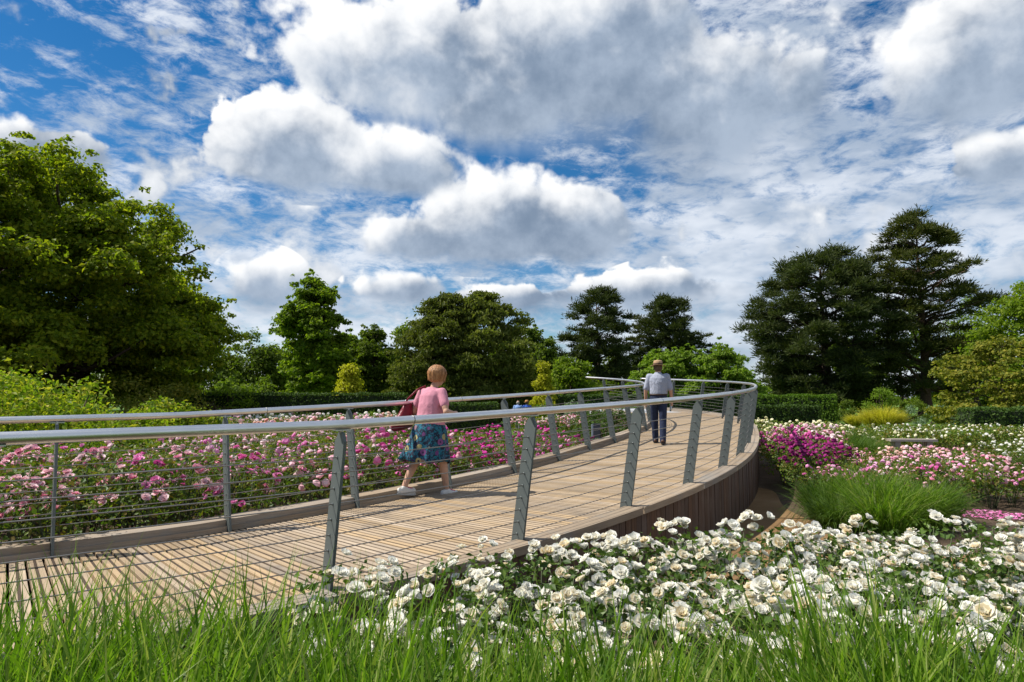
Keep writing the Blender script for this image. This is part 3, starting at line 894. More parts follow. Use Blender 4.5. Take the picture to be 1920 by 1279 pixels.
# pale pink roses on the other side
rose_bed([(-9.8, 6.2), (-6.2, 4.9), (-4, 5.5), (0.2, 10.4), (-1.6, 13.2), (-3.0, 15.0), (-8.5, 14.6), (-6.8, 11.2), (-9.0, 10.2)], 0.66, 1.16, 0.46, 'rosered', 400, 0.06, ['blush', 'blush', 'pink'], 19, 0.060,
         {'blush': 'tall rose bush with pale blush pink blooms by the boardwalk kerb', 'pink': 'tall rose bush with deep pink blooms among the pale pink ones'},
         {'blush': 'blush rose bushes beyond the boardwalk', 'pink': 'deep pink rose bushes among the blush ones'}, 8.8, m=0.42, colfn=lambda x, y: 'pink' if random.random() < .14 + .25 * (x > -3.2 and y > 9.5) else 'blush', topz=(0.72, 1.06))
rose_bed([(-0.9, 9.8), (0.6, 11.6), (1.1, 13.6), (1.0, 16.2), (-0.6, 16.8), (-2.6, 15.4), (-1.4, 12.6)], 0.6, 1.05, 0.42, 'rosered', 300, 0.07, ['magenta', 'pink'], 26, 0.05,
         {'magenta': 'rose bush crowded with bright magenta blooms beyond the boardwalk', 'pink': 'rose bush with rosy pink blooms among the bright magenta ones'},
         {'magenta': 'magenta rose bushes', 'pink': 'rosy pink bushes in the magenta bed'}, 5, m=0.42, topz=(.7, 1.05), colfn=lambda x, y: 'magenta' if random.random() < .68 else 'pink')
rose_bed_stuff([(-15, 20.5), (-3.5, 17.8), (-2.2, 20.0), (-3.6, 27), (-14, 27)], 0.95, 1.12, 0.7, 'rosered', 420, 0.10, lambda x, y: random.choice(['white', 'white', 'blush'] if y > 22.5 else ['blush', 'blush', 'peach']), 30, 0.062,
         'far bed of white and soft pink roses in front of the long clipped hedge')
rose_bed_stuff([(-1.6, 28.2), (4.6, 27.2), (6.2, 31), (5.0, 33), (-2.0, 33)], 0.9, 0.85, 0.6, 'rosered', 320, 0.10, lambda x, y: random.choice(['white', 'blush', 'blush'] if y > 30 else ['peach', 'peach', 'blush']), 30, 0.062,
         'far bed of peach and pale pink roses behind the stone coloured bench')
rose_bed([(0.9, 16.4), (1.9, 17.4), (2.2, 19.2), (1.2, 19.0), (.3, 17.6)], 0.55, 0.75, 0.35, 'rosered', 260, 0.06, ['crimson'], 16, 0.05,
         'dark crimson rose bush by the bend of the boardwalk kerb', 'crimson bushes by the bend', 5, m=.4)
# beds on the right
rose_bed([(5.05, 12.6), (5.8, 12.3), (6.5, 13.8), (7.0, 15.3), (5.7, 15.4)], 0.5, 0.86, 0.42, 'rosered', 330, 0.065, ['crimson'], 28, 0.056,
         'rose bush with dark crimson purple blooms in front of the pink ones', 'crimson purple rose bushes', 5, m=.5)
rose_bed_stuff([(5.6, 15.2), (7.1, 15.0), (8.0, 16.8), (8.4, 18.6), (6.6, 19.2)], 0.65, 1.0, 0.5, 'rosered', 280, 0.075, lambda x, y: 'pink' if y < 16.6 and random.random() < .6 else 'blush', 26, 0.054,
         'bed of blush and clear pink roses behind the dark crimson ones', m=.5)
rose_bed([(5.0, 10.9), (6.6, 10.9), (8.2, 11.3), (9.0, 12.4), (8.6, 13.6), (7.4, 13.0), (6.2, 11.9), (5.2, 12.3)], 0.5, 0.68, 0.38, 'rosered', 300, 0.06, ['pink', 'blush'], 15, 0.048,
         {'pink': 'low rose bush with sugar pink blooms behind the arching grass', 'blush': 'low rose bush with faded pink blooms behind the arching grass'},
         {'pink': 'sugar pink bushes behind the grass', 'blush': 'faded pink bushes behind the grass'}, 5, m=.5, topz=(.75, 1.05))
rose_bed_stuff([(6.8, 14.2), (9.6, 13.6), (12.2, 16.6), (11.8, 19.0), (8.6, 18.2)], 0.58, 0.44, 0.42, 'rosered', 300, 0.07, lambda x, y: 'peach' if random.random() < .25 else 'blush', 15, 0.048,
         'bed of small pale pink roses in front of the wooden bench', m=.5)
rose_bed_stuff([(9.6, 12.9), (13.5, 14.6), (19, 18.6), (19, 22.4), (14.6, 21.6), (12.9, 17.6)], 0.66, 0.43, 0.5, 'rosered', 380, 0.08, lambda x, y: 'white' if y > 15.5 or random.random() < .4 else 'blush', 12, 0.048,
         'low bed of roses sprinkled with small white blooms beside the wooden bench', m=.5)
rose_bed_stuff([(12.2, 23.6), (14.2, 22.2), (22, 22.6), (22, 26), (13.5, 26.6)], 0.95, 0.76, 0.66, 'rosered', 520, 0.09, lambda x, y: random.choice(['white', 'white', 'cream']), 14, 0.054,
         'rounded bed of white roses behind the wooden bench', m=.5)
rose_bed_stuff([(7.6, 21.4), (9.6, 20.6), (12.2, 22.6), (11.4, 25.6), (8.4, 25.6)], 0.85, 0.9, 0.6, 'rosered', 400, 0.085, lambda x, y: 'cream', 24, 0.058,
         'bed of pale yellow roses in front of the low dark hedge', m=.5)

# arching grasses
GC = 'clumps of arching grass by the sandy path'
for i, (x, y, r, h) in enumerate([(4.45, 9.5, .38, .72), (4.95, 9.3, .5, .98), (5.5, 9.6, .55, 1.08), (6.0, 9.9, .42, .9), (5.2, 10.2, .5, .95), (4.65, 10.3, .36, .72)]):
    grass_clump('arching_grass', 'clump of fine arching green grass beside the sandy path', 'grass', x, y, r, h * random.uniform(.75, 1.08), 1100, random.choice(['grass', 'grassdark']), 0.012, GC, random.uniform(1.7, 2.6), 0.75)
for i, (x, y, r, h) in enumerate([(9.3, 11.9, .6, .9), (9.9, 12.1, .6, .9)]):
    grass_clump('arching_grass', 'clump of fine arching green grass across the sandy path from the pink roses', 'grass', x, y, r, h * 1.2, 1200, 'grassdark', 0.009, 'grass clumps across the path', 1.9, 0.55)
for (x, y, r, h) in [(9.4, 19.6, .8, .85), (10.1, 20.6, .9, .9), (10.6, 21.6, .8, .85), (10.0, 19.4, .7, .7)]:
    grass_clump('meadow_grass', 'soft mound of green grass between the cream and white rose beds', 'grass', x, y, r, h, 900, 'grassdark', 0.014, 'soft grass mounds', 1.4, .6)
for (x, y, r, h) in [(-2.0, 17.9, .7, .8), (-.9, 18.6, .7, .8), (.2, 19.0, .7, .75), (4.9, 25.6, .8, .95), (4.0, 25.9, .8, .9), (-3.2, 17.2, .7, .8)]:
    grass_clump('meadow_grass', 'soft green grass clump edging the pale path beyond the boardwalk', 'grass', x, y, r, h, 800, 'grass', 0.013, 'grass clumps edging the pale path', 1.4, .6)

# long grass in the foreground: nobody could count the blades
def front_grass():
    n = 40000
    x = rng.uniform(-3.4, 3.4, n); y = rng.uniform(1.45, 2.78, n)
    u = x / y                                        # tufts: tall drifts with lower grass between them
    drift = np.exp(-((x + 1.55) / .55) ** 2) + .75 * np.exp(-((x + .35) / .35) ** 2) + .55 * np.exp(-((x - .35) / .3) ** 2) + .9 * np.exp(-((x - 1.25) / .4) ** 2) + .5 * np.exp(-((x + .95) / .3) ** 2) + .6 * np.exp(-((x - 2.3) / .3) ** 2)
    tuft = .5 + .5 * np.sin(x * 9.3 + 2 * np.sin(y * 5)) * np.sin(y * 8.1 + x * 3)
    keep = (rng.random(n) < .25 + .75 * tuft) & (y < 2.2 + .55 * np.clip(drift, 0, 1))
    keep &= np.array([not on_walk(a, b, .28) for a, b in zip(x, y)])
    x, y, drift, tuft = x[keep], y[keep], drift[keep], tuft[keep]; k = len(x)
    P = np.stack([x, y, 0 * x - .01], 1)
    h = (0.90 + 0.15 * np.clip(drift, 0, 1) + .07 * tuft) * (0.80 + 0.30 * rng.random(k))
    V, F = blades(P, h * 1.12, 0.011 + 0.021 * rng.random(k) ** 1.3, np.abs(rng.normal(size=k)) * 0.16, 0.25 + 2.2 * rng.random(k) ** 1.4, 8)
    return put('long_grass', mesh('long_grass', V, F, LEAF['grass']), kind='stuff')
tag(front_grass(), 'long bright green grass blades growing in front of the white roses', 'grass', kind='stuff')
# fallen petals under the pink roses and on the soil
def petals(name, label, cx, cy, rx, ry, n, col):
    a = rng.random(n) * 6.283; r = np.sqrt(rng.random(n))
    P = np.stack([cx + rx * r * np.cos(a), cy + ry * r * np.sin(a), 0.02 + 0.012 * rng.random(n)], 1)
    V, F = kites(P, unit(rand_dir(n) * .35 + np.array((0, 0, 1))), .055, .042)
    tag(put(name, mesh(name, V, F, PET[col]), kind='stuff'), label, 'petals')
petals('fallen_petals', 'mauve pink petals fallen on the soil at the end of the pink roses', 7.25, 10.6, .55, .45, 240, 'pink')
petals('fallen_petals', 'white petals fallen on the soil under the white roses', 2.5, 4.2, 2.6, 1.0, 420, 'white')
INNER_SHRUBS = []
# ------------------------------------------------------------------ shrubs, hedges
def shrub(name, label, x, y, h, rad, leaf, n=2200, L=.09, Wd=.055, group=None, clumps=28, sq=1.0, cat='shrub', droop=0.05, base=0.05, spray=0):
    root = thing(name, (x, y, 0), label, cat, group)
    prof = [(base, rad * .75), (.35, rad), (.7, rad * .8), (.95, rad * .35)]
    cp = crown_points(clumps, prof, h, (0, 0, 0), .25, .12, (1, sq))
    cr = np.full(len(cp), h * .2) * (.7 + .6 * rng.random(len(cp)))
    V, F = blob_leaves(cp, cr, n // clumps, L, Wd, .8, droop=droop)
    put('foliage', mesh('foliage', V, F, LEAF[leaf]), root, kind='stuff')
    mb = MB()
    for c in cp[::4]: limb(mb, (0.05 * c[0], .05 * c[1], -.05), c, .03 * h, .008, .05)
    put('stems', mb.build('stems', BARK, True), root, kind='stuff')
    return root

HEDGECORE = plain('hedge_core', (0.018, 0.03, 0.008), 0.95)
def hedge(label, a, b, depth, h, leaf, n=6000, L=.07, round_=.0, group=None):
    a, b = np.array(a, float), np.array(b, float); Ln = np.linalg.norm(b - a); mid = (a + b) / 2
    root = thing('clipped_hedge', (mid[0], mid[1], 0), label, 'hedge', group, math.atan2(b[1] - a[1], b[0] - a[0]))
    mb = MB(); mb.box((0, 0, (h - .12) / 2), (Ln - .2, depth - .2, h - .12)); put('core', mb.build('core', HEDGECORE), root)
    areas = np.array([Ln * h, Ln * h, Ln * depth, depth * h, depth * h]); w = areas / areas.sum()
    P = []; Nn = []
    for (nx, ny, nz), k in zip([(0, -1, 0), (0, 1, 0), (0, 0, 1), (-1, 0, 0), (1, 0, 0)], (w * n).astype(int)):
        u = rng.uniform(-.5, .5, (k, 3)) * np.array((Ln, depth, h))
        nn = np.array((nx, ny, nz), float); half = np.array((Ln, depth, h)) / 2
        u = np.where(nn != 0, nn * half, u) + nn * rng.uniform(-.09, .02, (k, 1))
        ed = 0.03 * np.sin(u[:, :1] * 4.1) + .02 * np.sin(u[:, :1] * 9.7 + 1)
        u = u + nn * ed
        P.append(u + np.array((0, 0, h / 2))); Nn.append(unit(nn + rand_dir(k) * .75))
    P = np.concatenate(P); Nn = np.concatenate(Nn)
    V, F = kites(P, Nn, L, L * .6); put('foliage', mesh('foliage', V, F, LEAF[leaf]), root, kind='stuff')
    return root

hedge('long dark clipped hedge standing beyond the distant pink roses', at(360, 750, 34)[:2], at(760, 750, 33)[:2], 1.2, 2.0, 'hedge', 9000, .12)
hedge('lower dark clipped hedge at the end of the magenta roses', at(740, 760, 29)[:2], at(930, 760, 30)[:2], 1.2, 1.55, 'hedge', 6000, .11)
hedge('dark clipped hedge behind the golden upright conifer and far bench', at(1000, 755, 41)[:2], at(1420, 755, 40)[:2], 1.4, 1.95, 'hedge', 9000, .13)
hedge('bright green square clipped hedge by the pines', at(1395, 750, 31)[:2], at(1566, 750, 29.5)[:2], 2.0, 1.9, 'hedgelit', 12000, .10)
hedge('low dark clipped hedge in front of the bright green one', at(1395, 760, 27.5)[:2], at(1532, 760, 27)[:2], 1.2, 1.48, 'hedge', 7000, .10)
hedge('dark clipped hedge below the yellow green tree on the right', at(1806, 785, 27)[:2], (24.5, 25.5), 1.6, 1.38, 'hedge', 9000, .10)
for px, Y, h, r in [(1105, 23.6, 1.5, .5), (1128, 22.4, 1.4, .5), (1153, 21.6, 1.35, .45), (1176, 20.9, 1.25, .36)]:
    p = at(px, 745, Y)
    root = None
    LOWS = (p.x, Y, h, r)
    INNER_SHRUBS.append(LOWS)
hedge('clipped green hedge at the foot of the tall grass by the far path', at(1130, 770, 36)[:2], at(1215, 770, 36)[:2], 1.2, 1.3, 'hedgelit', 3000, .11)

for x_, y_, h_, r_ in INNER_SHRUBS:
    shrub('shrub', 'green leafy shrub tucked inside the far bend of the boardwalk', x_, y_, h_, r_, 'hedge', 1500, .09, .055, 'shrubs inside the far bend', 18)

# golden green spreading shrubs behind the pale pink roses
GS = 'spreading golden green shrubs'
for (px, Y, h, rad) in [(-150, 10.6, 2.0, 1.4), (0, 11.0, 2.1, 1.2), (135, 12.0, 1.95, 1.2), (235, 13.2, 1.85, 1.1), (60, 13.6, 2.1, 1.4), (320, 14.6, 1.65, .95), (385, 15.8, 1.35, .75), (-120, 13.5, 2.2, 1.5), (180, 10.6, 1.4, .9)]:
    p = at(px, 745, Y)
    shrub('golden_shrub', 'spreading shrub with golden green leaves behind the pale pink roses', p.x, Y, h, rad, 'goldgreen', 5200, .10, .055, GS, 46, droop=.1)
for (px, Y, h, rad, leaf, lab) in [(390, 30, 1.6, 1.4, 'redleaf', 'bronze leaved shrub by the end of the long hedge'), (300, 24, 2.6, 2.2, 'olive', 'olive green shrub under the great maple'), (440, 33, 2.3, 1.6, 'mid', 'mid green shrub beside the bronze one'),
                                  (410, 28, 1.0, .9, 'hedge', 'clipped dark shrub dome in front of the long hedge'), (560, 29, 1.15, .8, 'silver', 'grey green shrub dome in front of the long hedge'), (505, 28.5, 1.1, .9, 'hedgelit', 'fresh green shrub dome in front of the long hedge'),
                                  (700, 27, 1.25, 1.2, 'hedgelit', 'fresh green low shrub at the end of the long hedge'), (1085, 33.5, 1.5, 1.3, 'silver', 'silvery shrub behind the far peach roses'), (1015, 34, 1.5, 1.0, 'hedgelit', 'light green shrub under the golden upright conifer'),
                                  (1655, 45, 2.3, 1.2, 'lime', 'tall lime green shrub behind the golden grass'), (1740, 44, 1.3, 2.2, 'silver', 'grey green lavender mound beside the golden grass'), (1790, 46, 1.5, 1.6, 'dark', 'dark shrub at the foot of the tall pine'),
                                  (1590, 45, 1.5, 1.2, 'dark', 'dark low shrub behind the golden grass'), (1700, 50, 1.5, 2.4, 'dark', 'dark undergrowth between the two great pines'), (1500, 56, 2.0, 3.0, 'dark', 'dark undergrowth below the broad pine')]:
    p = at(px, 745, Y); shrub('shrub', lab, p.x, Y, h, rad, leaf, 2600, .12, .07, None, 28)
for px, Y, h, r in [(1632, 41, .95, .5), (1655, 40.5, 1.1, .6), (1676, 41, .85, .45), (1600, 42, .65, .4)]:
    grass_clump('golden_grass', 'mound of golden arching grass in front of the pines', 'grass', at(px, 745, Y).x, Y, r, h * 1.35, 900, 'goldgrass', .03, 'golden grass mounds', 1.9, .6)

# ------------------------------------------------------------------ trees
def X(px, Y): return at(px, 745, Y).x
def Ht(py, Y): return at(960, py, Y).z
TB = 27.0
make_tree('maple_tree', 'huge spreading dark green maple with two dark trunks behind the golden shrubs', 'tree', X(16, TB), TB, 11.2,
          [(.17, 6.4), (.28, 7.3), (.42, 7.5), (.54, 7.2), (.66, 6.4), (.76, 5.3), (.84, 3.9), (.90, 2.2), (.93, .8)], 'maple', 1000, .62, 250, .17, .115, .8, .48,
          ((-.45, 0), (1.0, .3), (-1.8, .9)), 60, .12, .42, .05, outward=.8, lobes=90, lobe_r=1.75)
make_tree('maple_tree', 'dark green maple merging with the huge one at the picture edge of the golden shrubs', 'tree', X(-260, 30), 30, 11.5,
          [(.14, 4.6), (.3, 6.5), (.5, 6.2), (.75, 4.6), (.95, 1.5)], 'maple', 190, 1.1, 260, .2, .13, .8, .45, ((0, 0),), 30, .12, .4, .08)
def bt(name, label, px, Y, top, half, leaf, shape='round', **k):
    h = Ht(top, Y); r = half * Y / FPX
    P = {'round': [(.22, r * .7), (.38, r), (.6, r * .95), (.8, r * .68), (.93, r * .34), (1, r * .08)],
         'low': [(.05, r * .75), (.25, r), (.55, r * .98), (.78, r * .75), (.93, r * .4), (1, r * .1)],
         'cedar': [(.04, r * .95), (.25, r), (.48, r * .92), (.68, r * .76), (.84, r * .54), (.94, r * .28), (1, r * .08)],
         'cone': [(.05, r * .95), (.3, r * .85), (.6, r * .5), (.85, r * .22), (1, r * .04)],
         'pine': [(.1, r * .7), (.3, r * .95), (.55, r), (.75, r * .9), (.9, r * .62), (1, r * .25)],
         'tallpine': [(.12, r * .72), (.26, r * .95), (.45, r * .8), (.6, r * .95), (.74, r * .95), (.88, r * .66), (.97, r * .36), (1, r * .15)]}[shape]
    d = dict(clumps=150, crad=.16 * r + .25, per=110, L=.24, Wd=.15, trunk_r=.022 * h, branches=24); d.update(k)
    return make_tree(name, label, 'tree', X(px, Y), Y, h, P, leaf, **d)
bt('lime_tree', 'mid green airy broadleaf tree with a visible trunk behind the long hedge', 582, 46, 545, 66, 'mid', clumps=330, crad=.42, per=85, L=.24, jit=.2, rmin=.3, lobes=34, lobe_r=.95)
bt('broadleaf_tree', 'dark rounded tree with a lacy top beside the airy broadleaf one', 700, 50, 608, 46, 'dark', clumps=180, crad=.42, per=80, L=.24, jit=.2, lobes=22, lobe_r=.9)
bt('broadleaf_tree', 'mid green lower tree at the shoulder of the airy broadleaf one', 650, 52, 625, 44, 'mid', clumps=160, crad=.42, per=80, L=.24, lobes=20, lobe_r=.9)
bt('cedar_tree', 'broad layered dark conifer, left one of the twin peaks behind the woman', 832, 43, 556, 92, 'cedar', 'cedar', clumps=420, crad=.6, per=120, L=.24, Wd=.11, flat=.55, droop=.25, jit=.22, outward=.5)
bt('cedar_tree', 'broad layered dark conifer with the higher of the twin peaks', 908, 44, 550, 96, 'cedar', 'cedar', clumps=520, crad=.6, per=120, L=.24, Wd=.11, flat=.55, droop=.25, jit=.22, outward=.5)
bt('broadleaf_tree', 'dark broadleaf tree at the far side of the twin conifers', 1003, 56, 618, 36, 'dark', clumps=170, crad=.45, per=75, L=.26, lobes=20, lobe_r=.85)
bt('pine_tree', 'dark broad crowned pine standing left of the far handrail end', 1122, 72, 545, 62, 'pine', 'pine', clumps=230, crad=.85, per=200, L=.4, Wd=.085, radial=True, shell=.2, flat=.8, jit=.22, trunk_r=.34, branches=50, bark=BARK, first=.2)
bt('pine_tree', 'dark rounded pine behind the man in the hat', 1258, 74, 556, 52, 'pine', 'pine', clumps=180, crad=.85, per=200, L=.4, Wd=.085, radial=True, shell=.2, flat=.8, jit=.22, trunk_r=.3, branches=40, bark=BARK)
bt('pine_tree', 'thin open pine with a reddish trunk between two dark pines', 1202, 78, 586, 24, 'pinewarm', 'tallpine', clumps=90, crad=.65, per=90, radial=True, shell=.2, L=.4, Wd=.08, flat=.5, jit=.3, trunk_r=.22, branches=30, bark=BARKRED)
bt('pine_tree', 'small ragged pine leaning out beside the dark rounded pine', 1318, 76, 608, 26, 'pine', 'tallpine', clumps=44, crad=.6, per=90, radial=True, shell=.2, L=.4, Wd=.08, flat=.5, jit=.35, trunk_r=.16, branches=24)
bt('broadleaf_tree', 'bright green spreading low tree beyond the boardwalk bend', 1350, 44, 652, 64, 'lime', 'low', clumps=260, crad=.42, per=80, L=.22, jit=.2, flat=.7, lobes=30, lobe_r=.8)
bt('broadleaf_tree', 'bright green bushy tree behind the man in the hat', 1262, 46, 670, 68, 'lime', 'low', clumps=240, crad=.42, per=80, L=.22, jit=.16, lobes=30, lobe_r=.8)
bt('broadleaf_tree', 'light green small tree between the golden conifer and the dark pine', 1070, 52, 668, 42, 'mid', 'low', clumps=100, L=.26)
bt('golden_conifer', 'small golden yellow cone shaped conifer at the long hedge', 654, 34.8, 688, 40, 'gold', 'cone', clumps=150, crad=.34, per=90, L=.16, Wd=.09, branches=8)
bt('golden_conifer', 'slender golden yellow upright conifer near the far strolling couple', 1020, 39.5, 683, 24, 'gold', 'cone', clumps=150, crad=.32, per=80, L=.16, Wd=.09, branches=8)
bt('pine_tree', 'great broad dark pine on the right with sweeping low branches', 1548, 62, 474, 122, 'pine', 'pine', clumps=450, crad=1.0, per=260, L=.38, Wd=.08, radial=True, shell=.2, flat=.75, jit=.18, trunk_r=.5, branches=70, first=.1, rmin=.3,
   extra=[(-4.6 + rng.normal() * .8, rng.normal(), z) for z in (3.2, 4.0, 5.2, 5.8, 6.6, 7.4)] + [(rng.uniform(-4, 4), rng.uniform(-4, 3), rng.uniform(1.2, 3.4)) for _ in range(46)])
bt('pine_tree', 'tallest pine with a straight bare trunk and flat topped open crown', 1735, 60, 404, 98, 'pinewarm', 'tallpine', clumps=250, crad=1.0, per=260, L=.38, Wd=.08, radial=True, shell=.2, flat=.68, jit=.24, trunk_r=.48, branches=80, first=.14, rmin=.35, bark=BARKRED,
   extra=[(6.2, -.5, 10.2), (7.2, -.3, 10.0), (8.0, 0, 10.3), (5.2, -.6, 10.4), (8.8, .2, 10.1)])
bt('broadleaf_tree', 'green leafy tree behind the yellow green one at the right', 1940, 48, 535, 92, 'mid', clumps=200, per=120, L=.26, jit=.2)
bt('broadleaf_tree', 'green tree filling the gap behind the tallest pine', 1830, 72, 560, 60, 'mid', clumps=120, L=.3)
bt('maple_tree', 'yellow green small tree above the dark hedge on the right', 1880, 31.5, 636, 108, 'olive', 'low', clumps=230, crad=.36, per=80, L=.16, Wd=.11, jit=.2, flat=.6, branches=50, trunk_r=.12)
for i, px in enumerate(range(150, 1100, 105)):
    shrub('undergrowth', 'dark undergrowth at the edge of the wood behind the hedges', X(px, 64), 64 + (i % 3) * 3, 3.4 + .6 * (i % 2), 4.2, 'dark', 2600, .34, .22, 'undergrowth along the wood edge', 34)
WG = 'woodland trees behind the garden'
for i, (px, top, hw, lf) in enumerate([(395, 650, 60, 'dark'), (470, 634, 50, 'dark'), (530, 655, 60, 'mid'), (620, 640, 60, 'dark'), (765, 612, 52, 'dark'), (690, 650, 60, 'dark'), (950, 640, 60, 'dark'), (1035, 672, 40, 'dark'), (200, 640, 80, 'dark'), (60, 640, 80, 'dark'), (1160, 672, 55, 'dark'), (1690, 610, 80, 'dark'), (1580, 640, 70, 'dark'), (1830, 640, 70, 'dark'), (300, 655, 70, 'dark')]):
    bt('woodland_tree', 'dark broadleaf tree in the wood behind the garden', px, 84 + (i % 3) * 4, top, hw, lf, 'low', clumps=90, crad=1.3, per=90, L=.42, Wd=.28, group=WG)
# far-off wood that reads as one mass
n = 1500; a = rng.uniform(-1.2, 1.2, n); rr = rng.uniform(190, 230, n)
P = np.stack([np.sin(a) * rr, np.cos(a) * rr, rng.random(n) * (2.6 + 1.4 * np.sin(a * 21) + .8 * np.sin(a * 57))], 1)
V, F = blob_leaves(P, 2.2, 26, 1.0, .7, .8)
tag(put('distant_wood', mesh('distant_wood', V, F, LEAF['dark']), kind='stuff'), 'far-off dark wood along the horizon', 'wood', kind='stuff')
# ------------------------------------------------------------------ people
def loft(mb, rings, n=16):
    """rings of (centre, rx, ry): closed lofted form with elliptical sections in x, y"""
    a = np.arange(n) * 2 * np.pi / n; V = []
    for c, rx, ry in rings: V.append(np.stack([c[0] + rx * np.cos(a), c[1] + ry * np.sin(a), np.full(n, c[2])], 1))
    k = len(rings); V = np.concatenate(V + [np.array([rings[0][0]]), np.array([rings[-1][0]])])
    i = np.arange(k - 1)[:, None] * n; j = np.arange(n)[None]; j2 = (j + 1) % n
    q = np.stack([i + j, i + j2, i + n + j2, i + n + j], -1).reshape(-1, 4); m = k * n
    t = [(m, (b + 1) % n, b) for b in range(n)] + [(m + 1, (k - 1) * n + b, (k - 1) * n + (b + 1) % n) for b in range(n)]
    mb.add(V, q, t)
def ball(mb, c, r, n=12):
    r = np.broadcast_to(np.asarray(r, float), (3,)); th = np.linspace(0.001, np.pi - .001, n // 2 + 2)
    loft(mb, [((c[0], c[1], c[2] - r[2] * math.cos(t)), r[0] * math.sin(t), r[1] * math.sin(t)) for t in th], n)
def limbs(mb, P, r, n=10):
    P = np.array(P, float); k = len(P)
    u = np.linspace(0, k - 1, (k - 1) * 5 + 1)
    Q = np.stack([np.interp(u, np.arange(k), P[:, i]) for i in range(3)], 1); rr = np.interp(u, np.arange(k), r)
    mb.tube(Q, rr, n); ball(mb, P[0], r[0]); ball(mb, P[-1], r[-1])
    for p, q in zip(P[1:-1], r[1:-1]): ball(mb, p, q)
def fused(mb, name, mat, voxel=.010, smooth=6):
    """one continuous skin over the overlapping forms"""
    me = mb.build(name, mat, True); o = bpy.data.objects.new(name, me); C.objects.link(o)
    m = o.modifiers.new('r', 'REMESH'); m.mode = 'VOXEL'; m.voxel_size = voxel; m.use_smooth_shade = True
    m = o.modifiers.new('s', 'SMOOTH'); m.iterations = smooth; m.factor = .5
    dg = bpy.context.evaluated_depsgraph_get()
    ev = bpy.data.meshes.new_from_object(o.evaluated_get(dg)); bpy.data.objects.remove(o)
    ev.name = name; ev.materials.clear(); ev.materials.append(mat)
    ev.polygons.foreach_set('use_smooth', np.ones(len(ev.polygons), bool))
    return ev
def cloth_mat(name, col, var=.10, scale=18, rough=.85, wr=.006):
    m, t, b = new_mat(name); tc = t.nodes.new('ShaderNodeTexCoord')
    n = noise(t, tc.outputs['Object'], scale, 4, .6, .6); w = noise(t, tc.outputs['Object'], 7, 3, .5, 1.2)
    t.links.new(ramp(t, n, [(.3, tuple(c * (1 - var) for c in col)), (.7, tuple(min(1, c * (1 + var)) for c in col))]), b.inputs['Base Color'])
    b.inputs['Roughness'].default_value = rough; b.inputs['Specular IOR Level'].default_value = .2
    bump(t, b, w, wr * 4, .7); return m
SKIN = cloth_mat('skin', (.50, .29, .20), .06, 30, .55, .0005)
def floral():
    m, t, b = new_mat('floral_cotton'); tc = t.nodes.new('ShaderNodeTexCoord')
    wv = vmath(t, 'ADD', tc.outputs['Object'], vmath(t, 'SCALE', noise(t, tc.outputs['Object'], 30, 2, .5, out=1), (0, 0, 0)))
    wv.node.inputs[1].links[0].from_node.inputs['Scale'].default_value = .02
    v = t.nodes.new('ShaderNodeTexVoronoi'); t.links.new(wv, v.inputs['Vector']); v.inputs['Scale'].default_value = 10
    sp = t.nodes.new('ShaderNodeSeparateColor'); t.links.new(v.outputs['Color'], sp.inputs[0])
    base = ramp(t, noise(t, tc.outputs['Object'], 26, 3, .6, .8), [(.40, (.005, .008, .026)), (.48, (.007, .016, .042)), (.53, (.0, .10, .15)), (.58, (.004, .18, .25)), (.64, (.055, .016, .08))])
    fl = ramp(t, N(t, sp.outputs[0]), [(.0, (.10, .03, .14)), (.45, (.19, .06, .18)), (.55, (.28, .23, .09)), (1, (.36, .31, .14))])
    d = N(t, v.outputs['Distance']); ring = d.ss(.42, .36) * (N(t, sp.outputs[1]).gt(.35))
    heart = d.ss(.17, .11)
    col = mixc(t, ring, base, fl); col = mixc(t, heart * (N(t, sp.outputs[1]).gt(.35)), col, (.03, .02, .06))
    t.links.new(col, b.inputs['Base Color']); b.inputs['Roughness'].default_value = .9; return m
def plaid():
    m, t, b = new_mat('fine_check_cotton'); tc = t.nodes.new('ShaderNodeTexCoord')
    sp = t.nodes.new('ShaderNodeSeparateXYZ'); t.links.new(tc.outputs['Object'], sp.inputs[0])
    a = (N(t, sp.outputs[0]) * 260.0)._m('SINE').ss(.5, .9); c = (N(t, sp.outputs[2]) * 260.0)._m('SINE').ss(.5, .9)
    n = noise(t, tc.outputs['Object'], 9, 3, .5, .8)
    col = mixc(t, (a + c) * .35, (.33, .35, .42), (.21, .24, .33)); t.links.new(col, b.inputs['Base Color'])
    b.inputs['Roughness'].default_value = .85; bump(t, b, n, .03, .8); return m

def hand(mb, wrist, d, side, curl=.5):
    """palm, four fingers and a thumb leaving the side of the palm; d points from wrist to knuckles"""
    w = Vector(wrist); d = Vector(d).normalized(); f = Vector((0, 1, 0)); f = (f - d * f.dot(d)).normalized()   # palm spread axis is forward
    inn = d.cross(f) * (-side)
    if inn.x * side > 0: inn = -inn
    k = w + d * .085
    limbs(mb, [w, w + d * .045, k], [.024, .032, .030], 8)
    for i, (off, ln) in enumerate(((.030, .070), (.011, .078), (-.009, .072), (-.028, .056))):
        p0 = k + f * off * .95 - d * .012; p1 = p0 + d * ln * .5 + inn * ln * .10; p2 = p1 + d * ln * .38 * (1 - curl * .4) + inn * ln * .5 * curl
        limbs(mb, [p0, p1, p2], [.0095, .009, .0075], 7)
    t0 = w + d * .03 + f * .028; t1 = t0 + d * .03 + f * .022 + inn * .012; t2 = t1 + d * .028 + inn * .014
    limbs(mb, [t0, t1, t2], [.012, .0105, .008], 7)

